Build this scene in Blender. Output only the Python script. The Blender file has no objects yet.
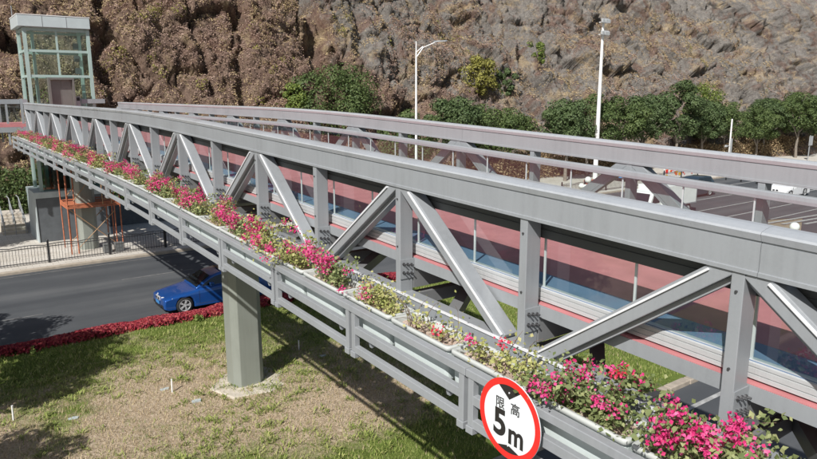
import bpy, bmesh, math, random
import numpy as np
from mathutils import Vector, Matrix
rng = np.random.default_rng(7); random.seed(7)
SC = bpy.context.scene; COL = SC.collection
R = math.radians

# ------------------------------------------------------------------ camera
cam_d = bpy.data.cameras.new('camera'); cam = bpy.data.objects.new('camera', cam_d); COL.objects.link(cam)
cam_d.sensor_fit = 'HORIZONTAL'; cam_d.sensor_width = 36.0; cam_d.lens = 36.0*670.0/817.0
cam_d.clip_start = 0.1; cam_d.clip_end = 2000
CR, CU, CF = Vector((0.8090, -0.5870, -0.0019)), Vector((0.1178, 0.1591, 0.9802)), Vector((0.5760, 0.7932, -0.1980))
CR.normalize(); CF = (CF-CF.dot(CR)*CR).normalized(); CU = CR.cross(CF)
cam.matrix_world = Matrix(((CR.x, CU.x, -CF.x, 0), (CR.y, CU.y, -CF.y, 0), (CR.z, CU.z, -CF.z, 8.5), (0, 0, 0, 1)))
SC.camera = cam
# ------------------------------------------------------------------ light
SUN = Vector((0.93, 0.54, -1.0)).normalized()          # direction the light travels
world = bpy.data.worlds.new('World'); SC.world = world; world.use_nodes = True
wn = world.node_tree.nodes; wl = world.node_tree.links
sky = wn.new('ShaderNodeTexSky'); sky.sky_type = 'NISHITA'; sky.sun_disc = False
sky.sun_elevation = math.asin(-SUN.z); sky.sun_rotation = math.atan2(-SUN.x, -SUN.y)
sky.air_density = 1.2; sky.dust_density = 2.0
wl.new(sky.outputs[0], wn['Background'].inputs[0]); wn['Background'].inputs[1].default_value = 0.065
sd = bpy.data.lights.new('sun', 'SUN'); sd.energy = 4.7; sd.angle = R(0.53); sd.color = (1.0, 0.972, 0.93)
so = bpy.data.objects.new('sun', sd); COL.objects.link(so); so.rotation_euler = SUN.to_track_quat('-Z', 'Y').to_euler()
so.location = (-40, -30, 60)
SC.view_settings.view_transform = 'Standard'; SC.view_settings.look = 'None'
SC.view_settings.exposure = 0.27; SC.view_settings.gamma = 1.0

# ------------------------------------------------------------------ helpers
def ramp(nt, stops, fac):
    r = nt.nodes.new('ShaderNodeValToRGB'); e = r.color_ramp.elements
    while len(e) > 1: e.remove(e[0])
    e[0].position = stops[0][0]; e[0].color = (*stops[0][1], 1)
    for p, c in stops[1:]:
        k = e.new(p); k.color = (*c, 1)
    nt.links.new(fac, r.inputs[0]); return r.outputs[0]
def noise(nt, scale, detail=4, rough=0.55, vec=None, dist=0.0):
    n = nt.nodes.new('ShaderNodeTexNoise'); n.inputs['Scale'].default_value = scale; n.inputs['Detail'].default_value = detail
    n.inputs['Roughness'].default_value = rough; n.inputs['Distortion'].default_value = dist
    if vec is None:
        g = nt.nodes.new('ShaderNodeNewGeometry'); vec = g.outputs['Position']
    nt.links.new(vec, n.inputs['Vector']); return n.outputs['Fac']
def mixc(nt, fac, a, b, mode='MIX'):
    m = nt.nodes.new('ShaderNodeMix'); m.data_type = 'RGBA'; m.blend_type = mode
    for s, v in ((m.inputs[0], fac), (m.inputs[6], a), (m.inputs[7], b)):
        if isinstance(v, (int, float)): s.default_value = v
        elif isinstance(v, tuple): s.default_value = (*v, 1)
        else: nt.links.new(v, s)
    return m.outputs[2]
def mathn(nt, op, a, b=None, c=None, clamp=False):
    m = nt.nodes.new('ShaderNodeMath'); m.operation = op; m.use_clamp = clamp
    for s, v in zip(m.inputs, (a, b, c)):
        if v is None: continue
        if isinstance(v, (int, float)): s.default_value = v
        else: nt.links.new(v, s)
    return m.outputs[0]
def bump(nt, h, strength, dist):
    b = nt.nodes.new('ShaderNodeBump'); b.inputs['Strength'].default_value = strength; b.inputs['Distance'].default_value = dist
    nt.links.new(h, b.inputs['Height']); return b.outputs[0]
def newmat(name):
    m = bpy.data.materials.new(name); m.use_nodes = True
    return m, m.node_tree, m.node_tree.nodes['Principled BSDF']
def mat(name, c, rough=0.5, metal=0.0, var=0.08, scale=2.5, bmp=0.0, bscale=40, emit=None, coat=0.0, spec=None):
    m, nt, b = newmat(name)
    b.inputs['Roughness'].default_value = rough; b.inputs['Metallic'].default_value = metal
    if spec is not None: b.inputs['Specular IOR Level'].default_value = spec
    if coat: b.inputs['Coat Weight'].default_value = coat; b.inputs['Coat Roughness'].default_value = 0.05
    if var > 0:
        lo = tuple(x*(1-var) for x in c); hi = tuple(min(1, x*(1+var)) for x in c)
        nt.links.new(ramp(nt, [(0.3, lo), (0.7, hi)], noise(nt, scale, 5)), b.inputs['Base Color'])
    else: b.inputs['Base Color'].default_value = (*c, 1)
    if bmp > 0: nt.links.new(bump(nt, noise(nt, bscale, 4), bmp, 0.02), b.inputs['Normal'])
    return m
def leafmat(name, cols, rough=0.6, trans=0.25, nscale=1.2, rnd=0.66):
    """per-leaf random tone plus slow drift over the plant"""
    m, nt, b = newmat(name)
    g = nt.nodes.new('ShaderNodeNewGeometry')
    f = mathn(nt, 'ADD', mathn(nt, 'MULTIPLY', g.outputs['Random Per Island'], rnd), mathn(nt, 'MULTIPLY', mathn(nt, 'SUBTRACT', noise(nt, nscale, 4), 0.5*(1-1)), 1.12-rnd), clamp=True)
    n = len(cols); out = ramp(nt, [(0.05+0.9*i/(n-1), c) for i, c in enumerate(cols)], f)
    nt.links.new(out, b.inputs['Base Color']); b.inputs['Roughness'].default_value = rough; b.inputs['Specular IOR Level'].default_value = 0.3
    if trans:
        t = nt.nodes.new('ShaderNodeBsdfTranslucent'); nt.links.new(out, t.inputs[0])
        mx = nt.nodes.new('ShaderNodeMixShader'); mx.inputs[0].default_value = trans
        nt.links.new(b.outputs[0], mx.inputs[1]); nt.links.new(t.outputs[0], mx.inputs[2])
        nt.links.new(mx.outputs[0], nt.nodes['Material Output'].inputs[0])
    return m
def tag(o, label=None, cat=None, group=None, kind=None):
    if label: o['label'] = label
    if cat: o['category'] = cat
    if group: o['group'] = group
    if kind: o['kind'] = kind
    return o
def thing(name, loc, label, cat, group=None, rz=0.0):
    o = bpy.data.objects.new(name, None); o.empty_display_size = 0.3; COL.objects.link(o)
    o.location = loc; o.rotation_euler = (0, 0, rz); return tag(o, label, cat, group)
def origin_of(o):
    v = Vector((0, 0, 0))
    while o is not None: v += o.location; o = o.parent
    return v
class MB:
    def __init__(s): s.v = []; s.f = []; s.m = []
    def add(s, vs, fs, mi=0):
        n = len(s.v); s.v += [tuple(v) for v in vs]; s.f += [tuple(i+n for i in f) for f in fs]; s.m += [mi]*len(fs); return s
    def box(s, x0, x1, y0, y1, z0, z1, mi=0):
        v = [(x, y, z) for x in (x0, x1) for y in (y0, y1) for z in (z0, z1)]
        return s.add(v, [(0, 1, 3, 2), (4, 6, 7, 5), (0, 4, 5, 1), (2, 3, 7, 6), (0, 2, 6, 4), (1, 5, 7, 3)], mi)
    def bar(s, p, q, w, h, up=(0, 0, 1), mi=0):
        """box beam from p to q, w across, h along 'up'"""
        p, q = Vector(p), Vector(q); d = (q-p).normalized(); u = Vector(up); a = d.cross(u).normalized(); u = a.cross(d).normalized()
        v = [e+a*sx*w/2+u*sz*h/2 for e in (p, q) for sx, sz in ((-1, -1), (1, -1), (1, 1), (-1, 1))]
        return s.add(v, [(0, 1, 2, 3), (7, 6, 5, 4), (0, 4, 5, 1), (1, 5, 6, 2), (2, 6, 7, 3), (3, 7, 4, 0)], mi)
    def tube(s, pts, r, n=8, mi=0, cap=True):
        pts = [Vector(p) for p in pts]; rr = r if isinstance(r, (list, tuple)) else [r]*len(pts); rings = []
        for i, p in enumerate(pts):
            d = (pts[min(i+1, len(pts)-1)]-pts[max(i-1, 0)]).normalized()
            a = d.cross(Vector((0, 0, 1)) if abs(d.z) < 0.9 else Vector((1, 0, 0))).normalized(); b = d.cross(a)
            rings.append([p+(a*math.cos(2*math.pi*k/n)+b*math.sin(2*math.pi*k/n))*rr[i] for k in range(n)])
        v = [x for r_ in rings for x in r_]; f = []
        for i in range(len(pts)-1):
            for k in range(n): f.append((i*n+k, i*n+(k+1) % n, (i+1)*n+(k+1) % n, (i+1)*n+k))
        if cap: f += [tuple(range(n-1, -1, -1)), tuple((len(pts)-1)*n+k for k in range(n))]
        return s.add(v, f, mi)
    def prism(s, poly, z0, z1, mi=0, taper=1.0, c=(0, 0)):
        n = len(poly); v = [(x, y, z0) for x, y in poly]+[((x-c[0])*taper+c[0], (y-c[1])*taper+c[1], z1) for x, y in poly]
        return s.add(v, [tuple(range(n-1, -1, -1)), tuple(range(n, 2*n))]+[(i, (i+1) % n, n+(i+1) % n, n+i) for i in range(n)], mi)
    def loft(s, rings, closed=True, mi=0, caps=True):
        n = len(rings[0]); v = [p for r_ in rings for p in r_]; f = []
        for i in range(len(rings)-1):
            for k in range(n if closed else n-1): f.append((i*n+k, i*n+(k+1) % n, (i+1)*n+(k+1) % n, (i+1)*n+k))
        if caps: f += [tuple(range(n-1, -1, -1)), tuple((len(rings)-1)*n+k for k in range(n))]
        return s.add(v, f, mi)
    def ball(s, c, r, n=12, mi=0, sz=1.0):
        rings = []
        for i in range(1, n):
            a = math.pi*i/n; rings.append([(c[0]+r*math.sin(a)*math.cos(2*math.pi*k/(2*n)), c[1]+r*math.sin(a)*math.sin(2*math.pi*k/(2*n)), c[2]-r*sz*math.cos(a)) for k in range(2*n)])
        return s.loft(rings, mi=mi)
    def build(s, name, mats, parent=None, smooth=False, local=False, bevel=0.0, label=None):
        me = bpy.data.meshes.new(name); o0 = Vector((0, 0, 0)) if (local or parent is None) else origin_of(parent)
        me.from_pydata([tuple(Vector(v)-o0) for v in s.v], [], s.f)
        if not isinstance(mats, (list, tuple)): mats = [mats]
        for m in mats: me.materials.append(m)
        if any(s.m): me.polygons.foreach_set('material_index', s.m)
        bm = bmesh.new(); bm.from_mesh(me); bmesh.ops.recalc_face_normals(bm, faces=bm.faces); bm.to_mesh(me); bm.free()
        if smooth: me.polygons.foreach_set('use_smooth', [True]*len(me.polygons))
        me.update(); o = bpy.data.objects.new(name, me); COL.objects.link(o)
        if parent is not None: o.parent = parent
        if bevel > 0:
            b = o.modifiers.new('bevel', 'BEVEL'); b.width = bevel; b.segments = 2; b.limit_method = 'ANGLE'; b.angle_limit = R(35)
        if label: o['label'] = label
        return o
def npmesh(name, verts, faces, mats, parent=None, midx=None, smooth=False):
    """verts (N,3), faces (M,k) numpy"""
    me = bpy.data.meshes.new(name); k = faces.shape[1]
    me.vertices.add(len(verts)); me.vertices.foreach_set('co', np.asarray(verts, np.float32).ravel())
    me.loops.add(faces.size); me.loops.foreach_set('vertex_index', faces.astype(np.int32).ravel())
    me.polygons.add(len(faces)); me.polygons.foreach_set('loop_start', np.arange(0, faces.size, k, dtype=np.int32))
    me.polygons.foreach_set('loop_total', np.full(len(faces), k, np.int32))
    if not isinstance(mats, (list, tuple)): mats = [mats]
    for m in mats: me.materials.append(m)
    if midx is not None: me.polygons.foreach_set('material_index', np.asarray(midx, np.int32))
    if smooth: me.polygons.foreach_set('use_smooth', np.ones(len(faces), bool))
    me.update(calc_edges=True); me.validate()
    o = bpy.data.objects.new(name, me); COL.objects.link(o)
    if parent is not None: o.parent = parent
    return o
def unit(v): return v/np.maximum(np.linalg.norm(v, axis=-1, keepdims=True), 1e-9)
def leaves(c, nrm, size, aspect=0.6, fold=0.25, r=None):
    """kite shaped folded leaves: two triangles each. c (n,3), nrm (n,3), size (n,)"""
    r = r or rng; n = len(c); t = unit(np.cross(nrm, r.normal(size=(n, 3)))); b = np.cross(nrm, t); s = np.asarray(size)[:, None]
    v = np.stack([c-t*s*0.5, c+b*s*aspect*0.5+nrm*s*fold*0.4+t*s*0.06, c+t*s*0.5, c-b*s*aspect*0.5+nrm*s*fold*0.4+t*s*0.06], 1).reshape(-1, 3)
    i = np.arange(n)[:, None]*4
    f = np.concatenate([i+[0, 1, 2], i+[0, 2, 3]], 1).reshape(-1, 3); return v, f
def hashn(ix, iy, seed):
    h = (ix.astype(np.int64)*374761393+iy.astype(np.int64)*668265263+seed*1442695041) & 0xffffffff
    h = ((h ^ (h >> 13))*1274126177) & 0xffffffff
    return ((h ^ (h >> 16)) & 0xffff)/65535.0
def vnoise(x, y, seed=0):
    ix, iy = np.floor(x), np.floor(y); fx, fy = x-ix, y-iy; fx = fx*fx*(3-2*fx); fy = fy*fy*(3-2*fy)
    a, b, c, d = hashn(ix, iy, seed), hashn(ix+1, iy, seed), hashn(ix, iy+1, seed), hashn(ix+1, iy+1, seed)
    return (a*(1-fx)+b*fx)*(1-fy)+(c*(1-fx)+d*fx)*fy
def fbm(x, y, oct=5, seed=0, gain=0.5):
    s = 0; a = 1; t = 0
    for o in range(oct):
        s = s+a*(vnoise(x*2**o, y*2**o, seed+o*17)-0.5); t += a; a *= gain
    return s/t*2
def copy_tree(root, loc, rz=None, label=None, group=None, scale=None):
    r = root.copy(); COL.objects.link(r); r.location = loc
    if rz is not None: r.rotation_euler = (0, 0, rz)
    if scale is not None: r.scale = (scale,)*3
    if label: r['label'] = label
    if group: r['group'] = group
    def rec(src, dst):
        for ch in list(src.children):
            c = ch.copy(); COL.objects.link(c); c.parent = dst; rec(ch, c)
    rec(root, r); return r

# ------------------------------------------------------------------ materials
M = {}
def alu(name, c, rough=0.42):
    m, nt, b = newmat(name)
    n1 = noise(nt, 1.3, 6, 0.6); n2 = noise(nt, 45, 4, 0.6)
    mp = nt.nodes.new('ShaderNodeMapping'); g = nt.nodes.new('ShaderNodeNewGeometry'); nt.links.new(g.outputs['Position'], mp.inputs[0])
    mp.inputs['Scale'].default_value = (14, 14, 0.9); n3 = noise(nt, 1.0, 4, 0.6, mp.outputs[0])
    f = mathn(nt, 'ADD', mathn(nt, 'MULTIPLY', n1, 0.4), mathn(nt, 'ADD', mathn(nt, 'MULTIPLY', n2, 0.2), mathn(nt, 'MULTIPLY', n3, 0.4)))
    base = ramp(nt, [(0.3, tuple(x*0.86 for x in c)), (0.5, c), (0.72, tuple(x*1.07 for x in c))], f)
    sp = ramp(nt, [(0.66, (0, 0, 0)), (0.74, (1, 1, 1))], noise(nt, 9, 8, 0.75)); st = ramp(nt, [(0.60, (0, 0, 0)), (0.78, (1, 1, 1))], noise(nt, 1.6, 6, 0.7, mp.outputs[0]))
    grime = mathn(nt, 'ADD', mathn(nt, 'MULTIPLY', sp, 0.35), mathn(nt, 'MULTIPLY', st, 0.25), clamp=True)
    nt.links.new(mixc(nt, grime, base, (c[0]*.55, c[1]*.51, c[2]*.46)), b.inputs['Base Color'])
    nt.links.new(ramp(nt, [(0.3, (rough-0.1,)*3), (0.7, (rough+0.14,)*3)], n1), b.inputs['Roughness'])
    b.inputs['Metallic'].default_value = 0.12; nt.links.new(bump(nt, n2, 0.04, 0.01), b.inputs['Normal']); return m
M['alu'] = alu('grey_anodised_aluminium', (0.295, 0.312, 0.328), 0.36)
M['alu_light'] = alu('pale_aluminium', (0.46, 0.475, 0.48), 0.32)
M['alu_edge'] = alu('highlight_aluminium', (0.75, 0.76, 0.78), 0.25)  # near-white: edge highlights of the truss painted in; plain metal on sign rivets
M['cap'] = alu('sky_lit_cap_aluminium', (0.40, 0.42, 0.44), 0.3)  # chord metal made paler, sky brightness on its top painted into the colour
M['alu_shaded'] = alu('shaded_underside_aluminium', (0.20, 0.205, 0.21), 0.5)  # same metal as the truss, darkened to paint in the shade below the deck
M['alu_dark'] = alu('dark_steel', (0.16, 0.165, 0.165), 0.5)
M['rail'] = alu('grey_painted_rail', (0.315, 0.33, 0.345), 0.42)
M['bolt'] = mat('bolt_steel', (0.10, 0.10, 0.105), 0.4, 0.6)
M['chord_shade'] = mat('chord_shade_dark', (0.075, 0.08, 0.08), 0.5, var=0.05)  # near-black for the added strip that paints in the top chord's shade
M['pier'] = alu('pier_paint', (0.26, 0.28, 0.25), 0.5)
M['deck_red'] = mat('red_deck_paint', (0.47, 0.178, 0.185), 0.75, var=0.12, scale=3, bmp=0.15, bscale=120)
M['deck_blue'] = mat('blue_deck_paint', (0.135, 0.20, 0.31), 0.7, var=0.1, scale=3, bmp=0.15, bscale=120)
M['planter'] = mat('planter_plastic', (0.56, 0.62, 0.61), 0.5, var=0.05, bmp=0.05)
M['planter_rim'] = mat('planter_rim_grey', (0.46, 0.48, 0.46), 0.55, var=0.06)
def soil():
    m, nt, b = newmat('planter_soil'); n = noise(nt, 38, 5, 0.7); n2 = noise(nt, 6, 3)
    c = ramp(nt, [(0.3, (0.24, 0.15, 0.11)), (0.42, (0.52, 0.37, 0.29)), (0.56, (0.70, 0.56, 0.46)), (0.75, (0.80, 0.72, 0.62))], mathn(nt, 'ADD', mathn(nt, 'MULTIPLY', n, 0.75), mathn(nt, 'MULTIPLY', n2, 0.25)))
    nt.links.new(c, b.inputs['Base Color']); b.inputs['Roughness'].default_value = 0.9; nt.links.new(bump(nt, n, 0.9, 0.05), b.inputs['Normal']); return m
M['soil'] = soil()
def glass(name, tint, refl=1.45):
    m = bpy.data.materials.new(name); m.use_nodes = True; nt = m.node_tree; nt.nodes.remove(nt.nodes['Principled BSDF'])
    t = nt.nodes.new('ShaderNodeBsdfTransparent'); t.inputs[0].default_value = (*tint, 1)
    g = nt.nodes.new('ShaderNodeBsdfGlossy'); g.inputs['Roughness'].default_value = 0.03; g.inputs[0].default_value = (1, 1, 1, 1)
    lw = nt.nodes.new('ShaderNodeLayerWeight'); lw.inputs[0].default_value = 0.5
    fr = mathn(nt, 'ADD', mathn(nt, 'MULTIPLY', mathn(nt, 'POWER', lw.outputs['Facing'], 5.0), 0.9), refl-1.40)
    mx = nt.nodes.new('ShaderNodeMixShader'); nt.links.new(fr, mx.inputs[0]); nt.links.new(t.outputs[0], mx.inputs[1]); nt.links.new(g.outputs[0], mx.inputs[2])
    nt.links.new(mx.outputs[0], nt.nodes['Material Output'].inputs[0]); return m
M['glass'] = glass('rail_glass', (0.79, 0.885, 0.86), 1.50); M['glass_tower'] = glass('tower_glass', (0.80, 0.91, 0.87), 1.5)
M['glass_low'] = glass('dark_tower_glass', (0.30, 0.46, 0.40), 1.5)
M['clip'] = mat('glass_clip', (0.55, 0.62, 0.62), 0.3, 0.3, var=0.03)
M['white'] = mat('white_paint', (0.78, 0.78, 0.77), 0.4, var=0.04)
M['black'] = mat('black_paint', (0.02, 0.02, 0.022), 0.4, var=0.1)
M['red'] = mat('sign_red', (0.78, 0.03, 0.025), 0.35, var=0.02)
M['signwhite'] = mat('sign_white', (0.74, 0.78, 0.80), 0.35, var=0.015)
M['signblack'] = mat('sign_black', (0.025, 0.022, 0.022), 0.4, var=0.0)
M['stem'] = mat('woody_stem', (0.16, 0.11, 0.075), 0.85, var=0.2, scale=30)
M['bark'] = mat('grey_bark', (0.21, 0.18, 0.15), 0.9, var=0.3, scale=8, bmp=0.5)
M['leaf_b'] = leafmat('bougainvillea_leaf', [(0.06, 0.09, 0.03), (0.13, 0.17, 0.06), (0.23, 0.27, 0.11), (0.40, 0.41, 0.20)])
M['leaf_y'] = leafmat('yellowing_leaf', [(0.12, 0.15, 0.04), (0.26, 0.29, 0.09), (0.40, 0.40, 0.14), (0.55, 0.50, 0.26)])
M['bract'] = leafmat('magenta_bract', [(0.42, 0.015, 0.08), (0.62, 0.03, 0.17), (0.74, 0.07, 0.27), (0.80, 0.22, 0.40)], trans=0.3)
M['bract_r'] = leafmat('red_bract', [(0.48, 0.012, 0.03), (0.70, 0.04, 0.08), (0.74, 0.08, 0.18)], trans=0.3)
M['tree1'] = leafmat('dark_tree_leaf', [(0.025, 0.045, 0.016), (0.055, 0.088, 0.032), (0.09, 0.13, 0.05), (0.14, 0.18, 0.08)], trans=0.12, nscale=0.7, rnd=.5)
M['tree2'] = leafmat('green_tree_leaf', [(0.03, 0.052, 0.016), (0.06, 0.094, 0.03), (0.10, 0.14, 0.045), (0.15, 0.19, 0.07)], trans=0.15, nscale=0.7, rnd=.5)
M['shrub'] = leafmat('bright_shrub_leaf', [(0.05, 0.085, 0.018), (0.10, 0.15, 0.03), (0.17, 0.22, 0.05), (0.27, 0.31, 0.08)], trans=0.2, nscale=0.7)
M['dry'] = leafmat('dry_scrub', [(0.10, 0.06, 0.035), (0.20, 0.13, 0.075), (0.33, 0.24, 0.13), (0.42, 0.34, 0.2)], trans=0.1, nscale=0.5)
M['vine'] = leafmat('dead_vine', [(0.11, 0.07, 0.058), (0.23, 0.152, 0.122), (0.35, 0.24, 0.19), (0.52, 0.39, 0.305)], trans=0.1, nscale=0.45, rnd=0.35)
M['ochre'] = leafmat('ochre_grass', [(0.26, 0.19, 0.10), (0.46, 0.35, 0.19), (0.62, 0.50, 0.30)], trans=0.15, nscale=0.5, rnd=0.4)
M['yvine'] = leafmat('yellow_green_vine', [(0.12, 0.12, 0.03), (0.24, 0.23, 0.05), (0.37, 0.34, 0.10)], trans=0.2, nscale=0.3)
M['hedge'] = leafmat('red_hedge_leaf', [(0.08, 0.008, 0.015), (0.20, 0.015, 0.035), (0.36, 0.035, 0.05), (0.44, 0.12, 0.10)], trans=0.15)
M['blade'] = leafmat('grass_blade', [(0.06, 0.10, 0.02), (0.16, 0.22, 0.045), (0.29, 0.34, 0.09), (0.44, 0.43, 0.17)], trans=0.2, nscale=0.9)
M['straw'] = leafmat('straw_blade', [(0.28, 0.20, 0.11), (0.44, 0.34, 0.20), (0.60, 0.50, 0.33)], trans=0.1, nscale=0.9)
def lawn_mat():
    m, nt, b = newmat('patchy_turf'); g = nt.nodes.new('ShaderNodeNewGeometry')
    sep = nt.nodes.new('ShaderNodeSeparateXYZ'); nt.links.new(g.outputs['Position'], sep.inputs[0])
    big = noise(nt, 0.30, 5, 0.6, dist=0.6); mid = noise(nt, 2.4, 6, 0.65); fine = noise(nt, 16, 6, 0.7)
    # greener beyond x 11 and towards the road edge
    gx = mathn(nt, 'MULTIPLY', mathn(nt, 'SUBTRACT', sep.outputs[0], 10.5), 0.22, clamp=True)
    gy = mathn(nt, 'MULTIPLY', mathn(nt, 'SUBTRACT', sep.outputs[1], 20.5), 0.18, clamp=True)
    gn = mathn(nt, 'MULTIPLY', mathn(nt, 'SUBTRACT', 15.6, sep.outputs[1]), 0.30, clamp=True)
    f = mathn(nt, 'ADD', mathn(nt, 'ADD', mathn(nt, 'MULTIPLY', big, 0.9), mathn(nt, 'MULTIPLY', mid, 0.35)), mathn(nt, 'MULTIPLY', mathn(nt, 'MAXIMUM', mathn(nt, 'MAXIMUM', gx, gy), gn), 0.34))
    def blob(cx, cy, rx, ry, k):
        a = mathn(nt, 'POWER', mathn(nt, 'MULTIPLY', mathn(nt, 'SUBTRACT', sep.outputs[0], cx), 1/rx), 2.0); c_ = mathn(nt, 'POWER', mathn(nt, 'MULTIPLY', mathn(nt, 'SUBTRACT', sep.outputs[1], cy), 1/ry), 2.0)
        return mathn(nt, 'MULTIPLY', mathn(nt, 'SUBTRACT', 1.0, mathn(nt, 'ADD', a, c_), clamp=True), k)
    f = mathn(nt, 'SUBTRACT', f, mathn(nt, 'ADD', blob(8.6, 15.2, 4.2, 3.0, .30), blob(5.2, 18.6, 2.6, 2.0, .2)))
    fac = ramp(nt, [(0.585, (0, 0, 0)), (0.76, (1, 1, 1))], f)
    dirt = ramp(nt, [(0.3, (0.25, 0.185, 0.12)), (0.48, (0.47, 0.37, 0.26)), (0.66, (0.66, 0.55, 0.42))], fine)
    grass = ramp(nt, [(0.3, (0.07, 0.105, 0.022)), (0.5, (0.15, 0.205, 0.045)), (0.7, (0.26, 0.30, 0.09))], mathn(nt, 'ADD', mathn(nt, 'MULTIPLY', fine, 0.6), mathn(nt, 'MULTIPLY', mid, 0.4)))
    nt.links.new(mixc(nt, fac, dirt, grass), b.inputs['Base Color']); b.inputs['Roughness'].default_value = 0.95
    b.inputs['Specular IOR Level'].default_value = 0.1
    nt.links.new(bump(nt, mathn(nt, 'ADD', fine, mid), 0.8, 0.12), b.inputs['Normal']); return m
M['lawn'] = lawn_mat()
def asphalt():
    m, nt, b = newmat('asphalt'); mp = nt.nodes.new('ShaderNodeMapping'); g = nt.nodes.new('ShaderNodeNewGeometry')
    nt.links.new(g.outputs['Position'], mp.inputs[0]); mp.inputs['Scale'].default_value = (0.035, 0.75, 1)
    lane = noise(nt, 1.0, 3, 0.5, mp.outputs[0]); p = noise(nt, 0.35, 5, 0.6); fine = noise(nt, 60, 5, 0.7)
    f = mathn(nt, 'ADD', mathn(nt, 'ADD', mathn(nt, 'MULTIPLY', lane, 0.5), mathn(nt, 'MULTIPLY', p, 0.25)), mathn(nt, 'MULTIPLY', fine, 0.25))
    nt.links.new(ramp(nt, [(0.36, (0.042, 0.046, 0.052)), (0.5, (0.062, 0.067, 0.073)), (0.64, (0.098, 0.102, 0.106))], f), b.inputs['Base Color'])
    b.inputs['Roughness'].default_value = 0.85; nt.links.new(bump(nt, fine, 0.3, 0.02), b.inputs['Normal']); return m
M['asphalt'] = asphalt()
M['worn'] = mat('worn_road_paint', (0.15, 0.15, 0.148), 0.8, var=0.35, scale=4)
M['marking'] = mat('road_marking_paint', (0.34, 0.34, 0.33), 0.7, var=0.3, scale=6)
def pave():
    m, nt, b = newmat('pale_paving'); g = nt.nodes.new('ShaderNodeNewGeometry')
    br = nt.nodes.new('ShaderNodeTexBrick'); nt.links.new(g.outputs['Position'], br.inputs[0])
    br.inputs['Scale'].default_value = 1.0; br.inputs['Brick Width'].default_value = 0.6; br.inputs['Row Height'].default_value = 0.3; br.inputs['Mortar Size'].default_value = 0.008
    br.inputs[1].default_value = (0.55, 0.52, 0.47, 1); br.inputs[2].default_value = (0.62, 0.59, 0.54, 1); br.inputs[3].default_value = (0.26, 0.24, 0.21, 1)
    n = noise(nt, 0.5, 5); nt.links.new(mixc(nt, 1.0, br.outputs[0], ramp(nt, [(0.3, (0.78, 0.76, 0.72)), (0.7, (1, 1, 1))], n), 'MULTIPLY'), b.inputs['Base Color'])
    b.inputs['Roughness'].default_value = 0.85; return m
M['pave'] = pave()
M['kerb'] = mat('kerb_stone_grey', (0.36, 0.31, 0.25), 0.85, var=0.2, scale=3, bmp=0.3)
M['lining'] = mat('dark_green_lining', (0.03, 0.055, 0.048), 0.6, var=0.3, scale=1.5)
M['concrete'] = mat('pale_concrete', (0.50, 0.45, 0.38), 0.9, var=0.15, scale=4, bmp=0.3)
M['plinth'] = mat('dark_granite', (0.095, 0.105, 0.115), 0.6, var=0.15, scale=3)
M['plinth_l'] = mat('pale_granite', (0.42, 0.47, 0.48), 0.6, var=0.1)
M['frame_g'] = alu('green_white_frame', (0.38, 0.49, 0.46), 0.4)
M['fascia'] = mat('roof_fascia', (0.50, 0.56, 0.57), 0.35, 0.1, var=0.05)
M['lift_door'] = mat('lift_door_steel', (0.22, 0.21, 0.195), 0.4, 0.5, var=0.08)
M['orange'] = mat('orange_scaffold_paint', (0.42, 0.14, 0.07), 0.6, var=0.3, scale=6)
M['brown'] = mat('rusty_brace', (0.36, 0.22, 0.12), 0.7, var=0.2)
M['tyre'] = mat('tyre_rubber', (0.018, 0.018, 0.02), 0.8, var=0.1)
M['rim'] = mat('alloy_rim', (0.62, 0.63, 0.64), 0.35, 0.3, var=0.05)
M['carglass'] = mat('car_window', (0.012, 0.016, 0.02), 0.06, 0.0, var=0.0, spec=0.8)
M['lampglass'] = mat('headlight_lens', (0.75, 0.78, 0.80), 0.1, 0.2, var=0.0)
M['blue_car'] = mat('metallic_blue_paint', (0.012, 0.085, 0.34), 0.28, 0.35, var=0.03, coat=1.0)
M['white_car'] = mat('white_car_paint', (0.74, 0.75, 0.76), 0.3, 0.0, var=0.02, coat=0.8)
M['dark_car'] = mat('dark_car_paint', (0.035, 0.055, 0.075), 0.3, 0.3, var=0.03, coat=0.8)
M['silver_car'] = mat('silver_car_paint', (0.42, 0.43, 0.44), 0.3, 0.5, var=0.03, coat=0.8)
M['globe'] = mat('opal_globe', (0.80, 0.80, 0.78), 0.25, var=0.0)
M['card'] = mat('brown_cardboard', (0.46, 0.33, 0.21), 0.85, var=0.1)
M['brick'] = mat('red_brick', (0.42, 0.13, 0.09), 0.85, var=0.2)
M['plate_b'] = mat('blue_number_plate', (0.05, 0.22, 0.50), 0.4, var=0.0); M['plate_g'] = mat('green_number_plate', (0.20, 0.62, 0.42), 0.4, var=0.0)
M['yellow'] = mat('yellow_print', (0.80, 0.48, 0.03), 0.5, var=0.1); M['orange_p'] = mat('orange_print', (0.80, 0.16, 0.03), 0.5, var=0.1)

# ------------------------------------------------------------------ ground, roads
def sheet(name, pts, z, m, kind='structure'):
    b = MB(); b.add([(x, y, z) for x, y in pts], [tuple(range(len(pts)))]); return tag(b.build(name, m), kind=kind)
M['earth'] = mat('dry_earth', (0.27, 0.22, 0.15), 0.95, var=0.25, scale=0.3)
sheet('ground', [(-900, -900), (1100, -900), (1100, 1100), (-900, 1100)], -0.16, M['earth'])
sheet('road', [(-160, 25.6), (36, 25.6), (42, 24.2), (50, 21.5), (54, 18.5), (54, -60), (300, -60), (300, 37.0), (-160, 37.0)], -0.12, M['asphalt'])
sheet('near_road', [(-160, -30), (53.9, -30), (53.9, 18.5), (50, 21.4), (42, 18), (36, 10.4), (-160, 10.4)], -0.116, M['asphalt'])
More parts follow.
